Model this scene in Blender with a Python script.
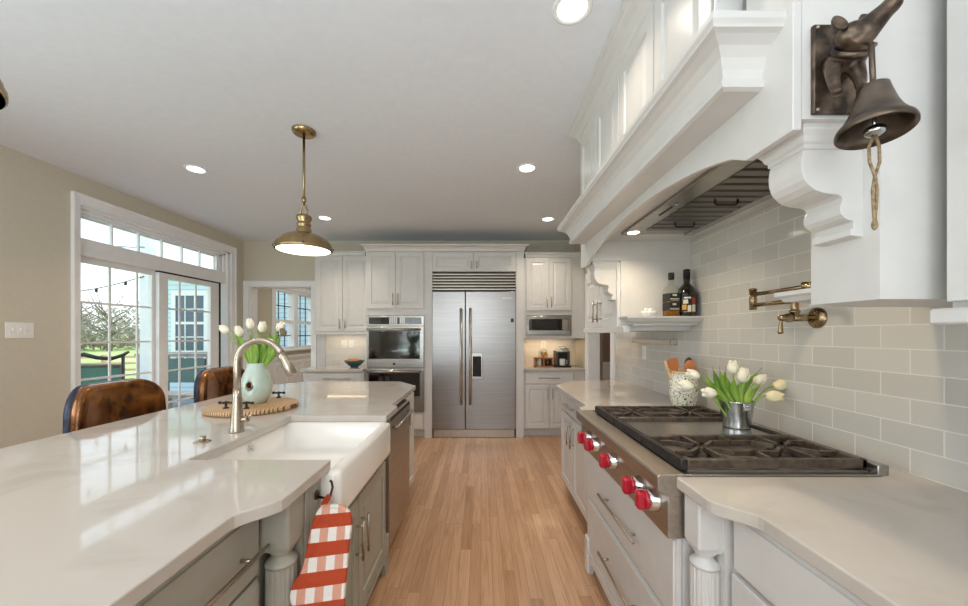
import bpy, bmesh, math, random
from mathutils import Vector, Matrix, noise
for _o in list(bpy.data.objects):
    bpy.data.objects.remove(_o, do_unlink=True)
S = bpy.context.scene
C = S.collection
PI = math.pi
R = math.radians
random.seed(7)

# ------------------------------------------------------------------ camera, sky, sun, lights, exposure
CZ = 1.36
cd = bpy.data.cameras.new('camera'); cam = bpy.data.objects.new('camera', cd); C.objects.link(cam)
cam.location = (0, 0, CZ); cam.rotation_euler = (PI/2, 0, 0)
cd.sensor_width = 36; cd.lens = 36*363/968
cd.shift_x = 3/968; cd.shift_y = 31.5/968
cd.clip_start = 0.02; cd.clip_end = 500
S.camera = cam
S.view_settings.view_transform = 'Standard'; S.view_settings.look = 'None'
S.view_settings.gamma = 1; S.view_settings.use_curve_mapping = False
S.view_settings.exposure = -0.02
S.cycles.use_denoising = True
S.cycles.max_bounces = 10; S.cycles.diffuse_bounces = 5; S.cycles.glossy_bounces = 5
S.cycles.transmission_bounces = 8; S.cycles.transparent_max_bounces = 12
S.cycles.sample_clamp_indirect = 6

W = bpy.data.worlds.new('sky'); S.world = W; W.use_nodes = True
wn = W.node_tree.nodes; wl = W.node_tree.links; wn.clear()
wo = wn.new('ShaderNodeOutputWorld'); wb = wn.new('ShaderNodeBackground')
wc = wn.new('ShaderNodeTexCoord'); ws = wn.new('ShaderNodeSeparateXYZ'); wr = wn.new('ShaderNodeValToRGB')
wl.new(wc.outputs['Generated'], ws.inputs[0]); wl.new(ws.outputs['Z'], wr.inputs[0])
cr = wr.color_ramp
cr.elements[0].position = 0.0; cr.elements[0].color = (0.95, 0.97, 1.0, 1)
cr.elements[1].position = 1.0; cr.elements[1].color = (0.45, 0.68, 1.0, 1)
e = cr.elements.new(0.12); e.color = (0.88, 0.95, 1.0, 1)
wl.new(wr.outputs[0], wb.inputs[0]); wb.inputs[1].default_value = 1.9
wl.new(wb.outputs[0], wo.inputs[0])

def light(name, kind, loc, rot, energy, color=(1, 1, 1), size=.1, size_y=None, spot=None, blend=.6, shape=None):
    d = bpy.data.lights.new(name, kind); o = bpy.data.objects.new(name, d); C.objects.link(o)
    o.location = loc; o.rotation_euler = rot; d.energy = energy; d.color = color
    if kind == 'AREA':
        if size_y: d.shape = 'RECTANGLE'; d.size = size; d.size_y = size_y
        else: d.shape = 'DISK'; d.size = size
    elif kind == 'SUN': d.angle = R(1.0)
    else:
        d.shadow_soft_size = size
        if kind == 'SPOT': d.spot_size = spot; d.spot_blend = blend
    return o
light('sun', 'SUN', (5, 5, 10), (R(-30), R(14), 0), 3.4, (1, .95, .87))
# side fill at an added, unseen window; daylight at the window behind the camera
light('added_side_fill', 'AREA', (-3.75, .25, 1.55), (0, R(-90), 0), 42, (.76, .88, 1), 1.5, 2.3)
light('rear_window_daylight', 'AREA', (-1.0, -3.5, 1.5), (R(90), 0, 0), 50, (.84, .92, 1), 3.6, 1.9)
# unseen uplight added behind the camera to brighten the ceiling
light('bounce_uplight', 'AREA', (-1.2, -1.2, .9), (PI, 0, 0), 76, (.74, .87, 1), 2.6, 1.6)
# unseen soft fill added high behind the camera, lifts the left wall
light('soft_fill', 'AREA', (-.3, -2.2, 2.3), (R(64), 0, R(30)), 21, (.90, .95, 1), 1.3)
# fill light added in the adjoining room, no fixture there
light('adjoining_room_fill', 'AREA', (-2.2, 6.8, 2.7), (0, 0, 0), 14, (1, .96, .9), .5)

# ------------------------------------------------------------------ materials
def lin(h):
    h = h.lstrip('#'); out = []
    for k in (0, 2, 4):
        c = int(h[k:k+2], 16)/255
        out.append(c/12.92 if c <= .04045 else ((c+.055)/1.055)**2.4)
    return tuple(out)+(1,)
def mat(name, col, rough=.5, metal=0, **kw):
    m = bpy.data.materials.new(name); m.use_nodes = True
    b = m.node_tree.nodes['Principled BSDF']
    c = lin(col) if isinstance(col, str) else tuple(col)+(1,)
    b.inputs['Base Color'].default_value = c; b.inputs['Roughness'].default_value = rough
    b.inputs['Metallic'].default_value = metal
    for k, v in kw.items():
        if k == 'emit': b.inputs['Emission Color'].default_value = tuple(v[0])+(1,); b.inputs['Emission Strength'].default_value = v[1]
        elif k == 'trans': b.inputs['Transmission Weight'].default_value = v
        elif k == 'ior': b.inputs['IOR'].default_value = v
        elif k == 'coat': b.inputs['Coat Weight'].default_value = v; b.inputs['Coat Roughness'].default_value = .08
        elif k == 'aniso': b.inputs['Anisotropic'].default_value = v
        elif k == 'spec': b.inputs['Specular IOR Level'].default_value = v
    return m
def nodes(m): return m.node_tree.nodes, m.node_tree.links, m.node_tree.nodes['Principled BSDF']
def noisy(m, scale, c1, c2, stretch=(1, 1, 1), detail=4, lo=.35, hi=.65, bump=0, rough=None, coord='Object', dist=0):
    n, l, b = nodes(m)
    tc = n.new('ShaderNodeTexCoord'); mp = n.new('ShaderNodeMapping'); nz = n.new('ShaderNodeTexNoise'); rp = n.new('ShaderNodeValToRGB')
    mp.inputs['Scale'].default_value = stretch
    l.new(tc.outputs[coord], mp.inputs[0]); l.new(mp.outputs[0], nz.inputs['Vector'])
    nz.inputs['Scale'].default_value = scale; nz.inputs['Detail'].default_value = detail; nz.inputs['Distortion'].default_value = dist
    l.new(nz.outputs['Fac'], rp.inputs[0])
    rp.color_ramp.elements[0].position = lo; rp.color_ramp.elements[0].color = lin(c1)
    rp.color_ramp.elements[1].position = hi; rp.color_ramp.elements[1].color = lin(c2)
    l.new(rp.outputs[0], b.inputs['Base Color'])
    if bump:
        bp = n.new('ShaderNodeBump'); bp.inputs['Strength'].default_value = bump; bp.inputs['Distance'].default_value = .01
        l.new(nz.outputs['Fac'], bp.inputs['Height']); l.new(bp.outputs[0], b.inputs['Normal'])
    if rough:
        mr = n.new('ShaderNodeMapRange'); mr.inputs[3].default_value = rough[0]; mr.inputs[4].default_value = rough[1]
        l.new(nz.outputs['Fac'], mr.inputs[0]); l.new(mr.outputs[0], b.inputs['Roughness'])
    return m
def brick(m, axes, w, h, c1, c2, cm, mortar=.003, shift=(0, 0), bump=.4, coord='Object', smooth=.1):
    """tiles / planks laid in the plane of the two axes"""
    n, l, b = nodes(m)
    tc = n.new('ShaderNodeTexCoord'); sp = n.new('ShaderNodeSeparateXYZ'); cb = n.new('ShaderNodeCombineXYZ'); br = n.new('ShaderNodeTexBrick')
    l.new(tc.outputs[coord], sp.inputs[0])
    for i, a in enumerate(axes):
        ad = n.new('ShaderNodeMath'); ad.operation = 'ADD'; ad.inputs[1].default_value = -shift[i]
        l.new(sp.outputs[a], ad.inputs[0]); l.new(ad.outputs[0], cb.inputs[i])
    l.new(cb.outputs[0], br.inputs['Vector'])
    br.inputs['Scale'].default_value = 1; br.inputs['Brick Width'].default_value = w; br.inputs['Row Height'].default_value = h
    br.inputs['Mortar Size'].default_value = mortar; br.inputs['Mortar Smooth'].default_value = smooth
    br.inputs['Color1'].default_value = lin(c1); br.inputs['Color2'].default_value = lin(c2); br.inputs['Mortar'].default_value = lin(cm)
    l.new(br.outputs['Color'], b.inputs['Base Color'])
    if bump:
        iv = n.new('ShaderNodeMath'); iv.operation = 'SUBTRACT'; iv.inputs[0].default_value = 1
        l.new(br.outputs['Fac'], iv.inputs[1])
        bp = n.new('ShaderNodeBump'); bp.inputs['Strength'].default_value = bump; bp.inputs['Distance'].default_value = .004
        l.new(iv.outputs[0], bp.inputs['Height']); l.new(bp.outputs[0], b.inputs['Normal'])
    return m, br, cb

M = {}
M['wall'] = noisy(mat('beige_wall_paint', '#cfc7b5', .85), 30, '#cec6b4', '#d1c9b7')
M['ceiling'] = noisy(mat('ceiling_paint', '#e4e8ee', .9), 20, '#e3e7ed', '#e6eaf0')
M['trim'] = noisy(mat('white_trim_paint', '#f4f4f4', .4), 12, '#f2f2f2', '#f6f6f6')
M['cab'] = noisy(mat('white_cabinet_paint', '#d4d2cf', .32), 14, '#d2d0cd', '#d6d4d1')
M['island'] = noisy(mat('greige_cabinet_paint', '#a19e92', .4), 14, '#9f9c90', '#a5a296')
M['quartz'] = noisy(mat('white_quartz', '#e0dcd6', .06), 3.2, '#b9b1a7', '#c4bcb3', detail=10, lo=.30, hi=.48, dist=1.2)
M['sink'] = mat('white_fireclay', '#f2eee8', .12, coat=.4)
M['porcelain'] = mat('white_porcelain', '#f2efe8', .15, coat=.3)
M['plastic'] = mat('white_plastic', '#f2f0ea', .35)
def steel(name, c1, c2, rough, stretch, metal=.95):
    return noisy(mat(name, c1, rough, metal), 60, c1, c2, stretch=stretch, detail=3)
M['steel'] = steel('brushed_steel', '#a5a29d', '#b3b0ab', .27, (.04, 1, 1))
M['steel_v'] = steel('brushed_steel_upright', '#94918f', '#9b9896', .30, (.03, 1, 1))
M['steel_d'] = steel('dark_brushed_steel', '#b0a598', '#bcb1a4', .36, (1, .04, 1))
M['nickel'] = mat('satin_nickel', '#b8ad9f', .32, 1)
M['faucet'] = mat('brushed_nickel', '#b5a999', .26, 1)
M['champagne'] = noisy(mat('champagne_brass', '#a38e70', .26, 1), 25, '#998566', '#ad9878')
M['steel_h'] = mat('handle_steel', '#c9c1b6', .34, .9)
M['chrome'] = mat('polished_chrome', '#d8d8d8', .08, 1)
M['brass'] = noisy(mat('antique_brass', '#a8926b', .24, 1), 25, '#9d8762', '#b39c72', stretch=(1, 1, .1))
M['bronze'] = noisy(mat('aged_bronze', '#5b4f45', .38, .85), 28, '#3a322c', '#7a695b', bump=.15)
M['bell'] = noisy(mat('bell_bronze', '#6a5f55', .34, .9), 14, '#54493f', '#7b6f63')
M['iron'] = noisy(mat('cast_iron', '#2e2b29', .5, .4), 60, '#24211f', '#3c3733', bump=.05)
M['ironw'] = noisy(mat('cast_iron_worn', '#5e5248', .45, .5), 40, '#4e443c', '#6c5f53', bump=.05)
M['blackgl'] = mat('black_glass', '#0b0b0c', .04, 0, coat=1)
M['dark'] = mat('dark_gap', '#1b1a19', .7)
M['baffle'] = mat('baffle_steel', '#76706a', .34, .9)
M['red'] = mat('red_knob', '#b3122c', .25, coat=.5)
M['glass'] = mat('window_glass', '#ffffff', 0.0)
def thin_glass(m, tint, k=.35):
    n, l, b = nodes(m)
    tr = n.new('ShaderNodeBsdfTransparent'); gl = n.new('ShaderNodeBsdfGlossy'); mx = n.new('ShaderNodeMixShader'); lw = n.new('ShaderNodeLayerWeight')
    pw = n.new('ShaderNodeMath'); pw.operation = 'POWER'; pw.inputs[1].default_value = 4
    ml = n.new('ShaderNodeMath'); ml.operation = 'MULTIPLY_ADD'; ml.inputs[1].default_value = k; ml.inputs[2].default_value = .03
    gl.inputs['Roughness'].default_value = .01; tr.inputs[0].default_value = tint
    l.new(lw.outputs['Facing'], pw.inputs[0]); l.new(pw.outputs[0], ml.inputs[0]); l.new(ml.outputs[0], mx.inputs[0])
    l.new(tr.outputs[0], mx.inputs[1]); l.new(gl.outputs[0], mx.inputs[2]); l.new(mx.outputs[0], n['Material Output'].inputs[0])
thin_glass(M['glass'], (.97, .985, .98, 1))
M['leather'] = noisy(mat('copper_leather', '#6b3d1c', .22, .6, coat=.4), 9, '#40200f', '#b8742f', detail=8, lo=.3, hi=.72, bump=.06, dist=.6)
M['navy'] = noisy(mat('navy_leather', '#161d30', .35), 40, '#121829', '#2a3654', bump=.2)
M['wooddark'] = noisy(mat('dark_wood', '#3a2a1e', .45), 20, '#2b1d14', '#4a3626', stretch=(1, 1, .1))
M['spoon'] = noisy(mat('red_brown_wood', '#c27642', .5), 12, '#b76a38', '#d08a52', stretch=(1, 1, .2))
M['palewood'] = mat('pale_wood', '#d8b888', .5)
M['celadon'] = noisy(mat('celadon_glaze', '#c0d0c3', .12, coat=.6), 10, '#b6c8ba', '#cad8cc')
M['petal'] = noisy(mat('white_petal', '#f0e9d2', .55), 60, '#ede5c8', '#f6f1e2', stretch=(1, 1, .2))
M['petaly'] = mat('creamy_petal', '#f2e2b4', .55)
M['leaf'] = noisy(mat('tulip_leaf', '#5f8f2f', .4), 20, '#5f8c30', '#9dbd4c', stretch=(1, 1, .2))
M['stem'] = mat('tulip_stem', '#8cae4a', .5)
M['wilt'] = mat('wilted_leaf', '#7c6448', .7)
M['zinc'] = noisy(mat('galvanized_steel', '#c3c5c6', .18, 1), 18, '#a9acae', '#d2d4d5')
M['bulb'] = mat('lamp_diffuser', '#fff6e0', .5, emit=((1, .90, .72), 3.2))
M['canlight'] = mat('recessed_lamp', '#ffffff', .5, emit=((1, .97, .92), 6))
M['hoodlamp'] = mat('hood_lamp', '#fff6e8', .5, emit=((1, .9, .72), 8))
M['rope'] = noisy(mat('jute_cord', '#8a7558', .9), 120, '#6f5d44', '#a08a69')
M['amber'] = mat('whisky', '#c07c22', .06, trans=.35, ior=1.2)
M['clear'] = mat('bottle_glass', '#eaf0ea', .02); thin_glass(M['clear'], (.95, .96, .92, 1), .6)
M['darkglass'] = mat('dark_bottle_glass', '#15140f', .05, coat=.6)
M['label'] = mat('black_label', '#22201e', .6)
M['ink'] = mat('label_print', '#d9d3c2', .6)
M['gold'] = mat('gold_print', '#d09a35', .5)
M['redink'] = mat('red_print', '#b8322c', .5)
M['teal'] = mat('teal_glaze', '#1f4a54', .25, coat=.4)
M['orange'] = noisy(mat('orange_peel', '#d98a34', .5), 60, '#d07c28', '#e29a48', bump=.2)
M['bread'] = noisy(mat('golden_crust', '#c58a45', .6), 20, '#a86c2d', '#dca763')
M['railm'] = mat('pale_satin_metal', '#d8c8b8', .3, .2)
M['mauve'] = mat('mauve_wall', '#9c8580', .8)
M['hall'] = mat('hall_wall', '#cfc2b4', .85)
M['wainscot'] = M['trim']
M['siding'] = mat('blue_siding', '#cfe3ee', .6)
M['siding'], _s, _c = brick(M['siding'], 'XZ', 40, .11, '#cfe6f2', '#d4e9f3', '#9dbccb', .008, bump=.5)
M['grass'] = noisy(mat('lawn', '#86a552', .9), .25, '#a3bd68', '#bed286', detail=8)
M['deck'] = mat('deck_boards', '#9b9ca0', .7)
M['deck'], _s, _c = brick(M['deck'], 'YX', 4, .14, '#8d9096', '#a5a7ab', '#55575b', .006, bump=.4)
M['fencew'] = mat('fence_wood', '#c9a58d', .8)
M['bark'] = mat('bark', '#7d7068', .9)
M['twig'] = noisy(mat('bare_twigs', '#a59c92', .9), 1.2, '#b0a79d', '#a09c86')
M['twigg'] = noisy(mat('sparse_foliage', '#a3a38a', .9), 1.5, '#aba48f', '#98a178')
M['mesh'] = mat('green_sling', '#3d6b5c', .7)
M['bronzef'] = mat('chair_frame', '#5b5246', .5, .3)
M['black'] = mat('black_iron', '#121212', .5)
M['mullion'] = mat('dark_muntin', '#5d6468', .6)
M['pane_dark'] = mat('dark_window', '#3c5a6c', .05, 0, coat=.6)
M['patio'] = noisy(mat('grey_patio_wood', '#8e877e', .8), 8, '#7e776e', '#9c958c', stretch=(1, .1, 1))

# wood floor: narrow oak strips running away from the camera
m = mat('oak_floor', '#c79a68', .28, coat=.15)
m, br, cb = brick(m, 'YX', .95, .0635, '#b08763', '#cca482', '#7f5d40', .0010, bump=.12)
br.offset = 0
n, l, b = nodes(m)
sx = n.new('ShaderNodeSeparateXYZ'); l.new(cb.outputs[0], sx.inputs[0])
dv = n.new('ShaderNodeMath'); dv.operation = 'DIVIDE'; dv.inputs[1].default_value = .0635; l.new(sx.outputs['Y'], dv.inputs[0])
fl = n.new('ShaderNodeMath'); fl.operation = 'FLOOR'; l.new(dv.outputs[0], fl.inputs[0])
wn_ = n.new('ShaderNodeTexWhiteNoise'); wn_.noise_dimensions = '1D'; l.new(fl.outputs[0], wn_.inputs['W'])
ma = n.new('ShaderNodeMath'); ma.operation = 'MULTIPLY_ADD'; ma.inputs[1].default_value = 7.3; l.new(wn_.outputs['Value'], ma.inputs[0]); l.new(sx.outputs['X'], ma.inputs[2])
cb2 = n.new('ShaderNodeCombineXYZ'); l.new(ma.outputs[0], cb2.inputs[0]); l.new(sx.outputs['Y'], cb2.inputs[1]); l.new(cb2.outputs[0], br.inputs['Vector'])
tc = n.new('ShaderNodeTexCoord'); mp = n.new('ShaderNodeMapping'); mp.inputs['Scale'].default_value = (22, 1.1, 1)
l.new(tc.outputs['Object'], mp.inputs[0])
wv = n.new('ShaderNodeTexNoise'); wv.inputs['Scale'].default_value = 2.2; wv.inputs['Detail'].default_value = 8; wv.inputs['Distortion'].default_value = 1.4
# every strip gets its own grain: shift the grain by the strip's own colour
ad = n.new('ShaderNodeVectorMath'); ad.operation = 'ADD'; sc = n.new('ShaderNodeVectorMath'); sc.operation = 'SCALE'; sc.inputs[3].default_value = 40
l.new(br.outputs['Color'], sc.inputs[0]); l.new(mp.outputs[0], ad.inputs[0]); l.new(sc.outputs[0], ad.inputs[1]); l.new(ad.outputs[0], wv.inputs['Vector'])
rp = n.new('ShaderNodeValToRGB'); rp.color_ramp.elements[0].position = .3; rp.color_ramp.elements[0].color = (.66, .58, .50, 1)
rp.color_ramp.elements[1].position = .56; rp.color_ramp.elements[1].color = (1, 1, 1, 1)
l.new(wv.outputs['Fac'], rp.inputs[0])
mx = n.new('ShaderNodeMix'); mx.data_type = 'RGBA'; mx.blend_type = 'MULTIPLY'; mx.inputs[0].default_value = .7
l.new(br.outputs['Color'], mx.inputs[6]); l.new(rp.outputs[0], mx.inputs[7]); l.new(mx.outputs[2], b.inputs['Base Color'])
M['floor'] = m
m = mat('grey_subway_tile', '#c6c4ba', .12, coat=.3)
M['tile'], _s, _c = brick(m, 'YZ', .172, .0797, '#c2bfb8', '#cfccc6', '#e4e0d8', .0022, shift=(1.2526, .914), bump=.5)
m = mat('white_subway_tile', '#dfd9d0', .15, coat=.3)
M['tile2'], _s, _c = brick(m, 'XZ', .152, .076, '#ddd7ce', '#e2ddd4', '#eeeae2', .002, shift=(0, .914), bump=.4)
# zebra striped serving board
m = mat('striped_board', '#b78a5a', .4)
n, l, b = nodes(m)
tc = n.new('ShaderNodeTexCoord'); wv = n.new('ShaderNodeTexWave'); wv.wave_type = 'BANDS'; wv.bands_direction = 'X'
wv.inputs['Scale'].default_value = 22; wv.inputs['Distortion'].default_value = 2.0; wv.inputs['Detail'].default_value = 2
l.new(tc.outputs['Object'], wv.inputs['Vector']); rp = n.new('ShaderNodeValToRGB')
rp.color_ramp.elements[0].position = .12; rp.color_ramp.elements[0].color = lin('#6a4325'); rp.color_ramp.elements[1].position = .4; rp.color_ramp.elements[1].color = lin('#d2ab7c')
l.new(wv.outputs['Fac'], rp.inputs[0]); l.new(rp.outputs[0], b.inputs['Base Color'])
M['board'] = m
# speckled crock
m = mat('speckled_glaze', '#ece8da', .3)
n, l, b = nodes(m)
tc = n.new('ShaderNodeTexCoord'); vo = n.new('ShaderNodeTexNoise'); vo.inputs['Scale'].default_value = 75; vo.inputs['Detail'].default_value = 1
l.new(tc.outputs['Object'], vo.inputs['Vector']); rp = n.new('ShaderNodeValToRGB')
rp.color_ramp.interpolation = 'CONSTANT'
rp.color_ramp.elements[0].position = 0; rp.color_ramp.elements[0].color = lin('#38503f')
rp.color_ramp.elements[1].position = .385; rp.color_ramp.elements[1].color = lin('#ece8da')
e = rp.color_ramp.elements.new(.63); e.color = lin('#7d9a88')
l.new(vo.outputs['Fac'], rp.inputs[0]); l.new(rp.outputs[0], b.inputs['Base Color'])
M['speckle'] = m
# red and white check cloth (object x across, z down)
m = mat('checked_cloth', '#c85432', .9)
n, l, b = nodes(m)
tc = n.new('ShaderNodeTexCoord'); sp = n.new('ShaderNodeSeparateXYZ'); l.new(tc.outputs['Object'], sp.inputs[0])
def band(sock, per, off):
    a = n.new('ShaderNodeMath'); a.operation = 'ADD'; a.inputs[1].default_value = off+10*per; l.new(sock, a.inputs[0])
    d = n.new('ShaderNodeMath'); d.operation = 'MODULO'; d.inputs[1].default_value = per; l.new(a.outputs[0], d.inputs[0])
    g = n.new('ShaderNodeMath'); g.operation = 'GREATER_THAN'; g.inputs[1].default_value = per*.5; l.new(d.outputs[0], g.inputs[0]); return g.outputs[0]
bz = band(sp.outputs['Z'], .086, .02); bx = band(sp.outputs['X'], .062, .0)
m1 = n.new('ShaderNodeMix'); m1.data_type = 'RGBA'; m1.inputs[6].default_value = lin('#e6dfd8'); m1.inputs[7].default_value = lin('#d49c86'); l.new(bx, m1.inputs[0])
m2 = n.new('ShaderNodeMix'); m2.data_type = 'RGBA'; l.new(m1.outputs[2], m2.inputs[6]); m2.inputs[7].default_value = lin('#b04221'); l.new(bz, m2.inputs[0])
l.new(m2.outputs[2], b.inputs['Base Color'])
nz = n.new('ShaderNodeTexNoise'); nz.inputs['Scale'].default_value = 40; l.new(tc.outputs['Object'], nz.inputs['Vector'])
bp = n.new('ShaderNodeBump'); bp.inputs['Strength'].default_value = .5; bp.inputs['Distance'].default_value = .01; l.new(nz.outputs['Fac'], bp.inputs['Height']); l.new(bp.outputs[0], b.inputs['Normal'])
M['check'] = m

# ------------------------------------------------------------------ mesh helpers
class MB:
    def __init__(s): s.bm = bmesh.new()
    def _v(s, p): return s.bm.verts.new(p)
    def _f(s, vs, smooth=False):
        try:
            f = s.bm.faces.new(vs); f.smooth = smooth; return f
        except ValueError: return None
    def box(s, x0, x1, y0, y1, z0, z1, bev=0, seg=2):
        vs = [s._v((x, y, z)) for x in (x0, x1) for y in (y0, y1) for z in (z0, z1)]
        fs = [s._f([vs[i] for i in q]) for q in ((0, 1, 3, 2), (4, 6, 7, 5), (0, 4, 5, 1), (2, 3, 7, 6), (0, 2, 6, 4), (1, 5, 7, 3))]
        if bev:
            bev = min(bev, .49*min(abs(x1-x0), abs(y1-y0), abs(z1-z0)))
            es = list({e for f in fs for e in f.edges})
            r = bmesh.ops.bevel(s.bm, geom=es, offset=bev, segments=seg, affect='EDGES', profile=.5)
            if seg > 1:
                for f in r['faces']: f.smooth = True
        return s
    def prism(s, pts, fn, a, b, smooth=False):
        """polygon pts (u,v) swept from w=a to w=b; fn(u,v,w) -> xyz"""
        A = [s._v(fn(u, v, a)) for u, v in pts]; B = [s._v(fn(u, v, b)) for u, v in pts]
        n = len(pts)
        s._f(A); s._f(list(reversed(B)))
        for i in range(n): s._f([A[i], A[(i+1) % n], B[(i+1) % n], B[i]], smooth)
        return s
    def lathe(s, prof, c=(0, 0, 0), seg=32, mx=None, smooth=True, fr=None):
        c = Vector(c); rings = []
        for r, z in prof:
            if r < 1e-5: rings.append([s._v(c + (mx @ Vector((0, 0, z)) if mx else Vector((0, 0, z))))])
            else:
                ring = []
                for k in range(seg):
                    a = 2*PI*k/seg; rr = r*(fr(a, z) if fr else 1)
                    p = Vector((rr*math.cos(a), rr*math.sin(a), z)); ring.append(s._v(c + (mx @ p if mx else p)))
                rings.append(ring)
        for A, B in zip(rings, rings[1:]):
            if len(A) == 1 and len(B) == 1: continue
            for k in range(seg):
                k2 = (k+1) % seg
                if len(A) == 1: s._f([A[0], B[k], B[k2]], smooth)
                elif len(B) == 1: s._f([A[k], A[k2], B[0]], smooth)
                else: s._f([A[k], A[k2], B[k2], B[k]], smooth)
        if len(rings[0]) > 1: s._f(list(reversed(rings[0])))
        if len(rings[-1]) > 1: s._f(rings[-1])
        return s
    def cyl(s, p, q, r, seg=16, r2=None, smooth=True):
        return s.tube([p, q], [r, r if r2 is None else r2], seg, smooth)
    def tube(s, pts, r, seg=12, smooth=True, closed=False):
        pts = [Vector(p) for p in pts]; n = len(pts)
        rs = r if isinstance(r, (list, tuple)) else [r]*n
        T = []
        for i in range(n):
            a = pts[(i-1) % n] if (closed or i > 0) else pts[i]; b = pts[(i+1) % n] if (closed or i < n-1) else pts[i]
            T.append((b-a).normalized())
        up = Vector((0, 0, 1)) if abs(T[0].z) < .9 else Vector((1, 0, 0))
        N = (up - T[0]*up.dot(T[0])).normalized(); rings = []
        for i in range(n):
            N = (N - T[i]*N.dot(T[i])).normalized(); Bn = T[i].cross(N)
            rings.append([s._v(pts[i] + (N*math.cos(2*PI*k/seg) + Bn*math.sin(2*PI*k/seg))*rs[i]) for k in range(seg)])
        for i in range(n if closed else n-1):
            A, B = rings[i], rings[(i+1) % n]
            for k in range(seg): s._f([A[k], A[(k+1) % seg], B[(k+1) % seg], B[k]], smooth)
        if not closed: s._f(list(reversed(rings[0]))); s._f(rings[-1])
        return s
    def bar(s, p, q, w, h, up=(0, 0, 1)):
        """rectangular bar from p to q, width w, height h along up"""
        p, q, up = Vector(p), Vector(q), Vector(up); t = (q-p).normalized(); sd = t.cross(up).normalized(); u2 = sd.cross(t)
        vs = [s._v(o + sd*a*w/2 + u2*b*h/2) for o in (p, q) for a, b in ((-1, -1), (1, -1), (1, 1), (-1, 1))]
        for q4 in ((0, 1, 2, 3), (7, 6, 5, 4), (0, 4, 5, 1), (1, 5, 6, 2), (2, 6, 7, 3), (3, 7, 4, 0)): s._f([vs[i] for i in q4])
        return s
    def ball(s, c, r, seg=16, rings=10, mx=None):
        rx, ry, rz = (r, r, r) if not isinstance(r, (tuple, list)) else r
        c = Vector(c); rows = []
        for j in range(rings+1):
            t = -PI/2 + PI*j/rings
            if j in (0, rings):
                p = Vector((0, 0, rz*math.sin(t))); rows.append([s._v(c + (mx @ p if mx else p))])
            else:
                row = []
                for k in range(seg):
                    a = 2*PI*k/seg; p = Vector((rx*math.cos(t)*math.cos(a), ry*math.cos(t)*math.sin(a), rz*math.sin(t)))
                    row.append(s._v(c + (mx @ p if mx else p)))
                rows.append(row)
        for A, B in zip(rows, rows[1:]):
            for k in range(seg):
                k2 = (k+1) % seg
                if len(A) == 1: s._f([A[0], B[k2], B[k]], True)
                elif len(B) == 1: s._f([A[k], A[k2], B[0]], True)
                else: s._f([A[k], A[k2], B[k2], B[k]], True)
        return s
    def rings(s, loops, cap0=True, cap1=True, smooth=False):
        """loft through equal-length loops of points"""
        L = [[s._v(p) for p in lp] for lp in loops]
        for A, B in zip(L, L[1:]):
            n = len(A)
            for k in range(n): s._f([A[k], A[(k+1) % n], B[(k+1) % n], B[k]], smooth)
        if cap0: s._f(list(reversed(L[0])))
        if cap1: s._f(L[-1])
        return s
    def front(s, ax, sg, f, u0, u1, v0, v1, style='raised', rail=.055, t=.02):
        """a cabinet door or drawer front in the plane ax=f facing sg"""
        def mp(u, v, w):
            q = f - sg*w
            return (q, u, v) if ax == 'x' else (u, q, v)
        if style == 'raised': st = [(0, t), (0, .002), (.002, 0), (rail, 0), (rail+.005, .008), (rail+.014, .008), (rail+.038, .002)]
        elif style == 'bead': st = [(0, t), (0, .003), (.003, 0), (rail, 0), (rail+.003, .004), (rail+.009, .004), (rail+.012, .001)]
        else: st = [(0, t), (0, .010), (.003, .007), (.011, .0045), (.013, 0)]
        mn = min(abs(u1-u0), abs(v1-v0))/2 - .004
        st = [(min(i, mn), w) for i, w in st]
        s.rings([[mp(u0+i, v0+i, w), mp(u1-i, v0+i, w), mp(u1-i, v1-i, w), mp(u0+i, v1-i, w)] for i, w in st])
        return s
    def pull(s, ax, sg, f, u, v, L, vertical, off=.032, r=.0062):
        """bar pull with two posts, centred at u,v on the plane ax=f"""
        def mp(a, b, w): return (f+sg*w, a, b) if ax == 'x' else (a, f+sg*w, b)
        d = (0, L/2) if vertical else (L/2, 0)
        s.tube([mp(u-d[0], v-d[1], off), mp(u+d[0], v+d[1], off)], r, 10)
        for k in (-.72, .72): s.tube([mp(u+d[0]*k, v+d[1]*k, -.001), mp(u+d[0]*k, v+d[1]*k, off)], r*.8, 8)
        return s
    def build(s, name, m, parent=None, bevel=0, sub=0, recenter=True):
        bmesh.ops.recalc_face_normals(s.bm, faces=s.bm.faces[:])
        me = bpy.data.meshes.new(name); s.bm.to_mesh(me); s.bm.free()
        return obj(name, me, m, parent, bevel, sub, recenter)
def obj(name, me, m, parent=None, bevel=0, sub=0, recenter=True):
    if m: me.materials.append(m)
    o = bpy.data.objects.new(name, me); C.objects.link(o)
    if parent:
        o.parent = parent; o.matrix_parent_inverse = wmx(parent).inverted()
    elif recenter and me.vertices:
        xs = [v.co.x for v in me.vertices]; ys = [v.co.y for v in me.vertices]; zs = [v.co.z for v in me.vertices]
        c = Vector(((min(xs)+max(xs))/2, (min(ys)+max(ys))/2, min(zs)))
        me.transform(Matrix.Translation(-c)); o.location = c
    if bevel:
        b = o.modifiers.new('edge', 'BEVEL'); b.width = bevel; b.segments = 2; b.limit_method = 'ANGLE'; b.angle_limit = R(40)
    if sub:
        q = o.modifiers.new('smooth', 'SUBSURF'); q.levels = sub; q.render_levels = sub
    return o
def wmx(o):
    m = o.matrix_basis.copy()
    if o.parent: m = wmx(o.parent) @ o.matrix_parent_inverse @ m
    return m
def thing(name, label, cat, loc, group=None, rz=0):
    o = bpy.data.objects.new(name, None); C.objects.link(o); o.location = loc; o.rotation_euler = (0, 0, rz); o.empty_display_size = .1
    return tag(o, label, cat, group)
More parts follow.
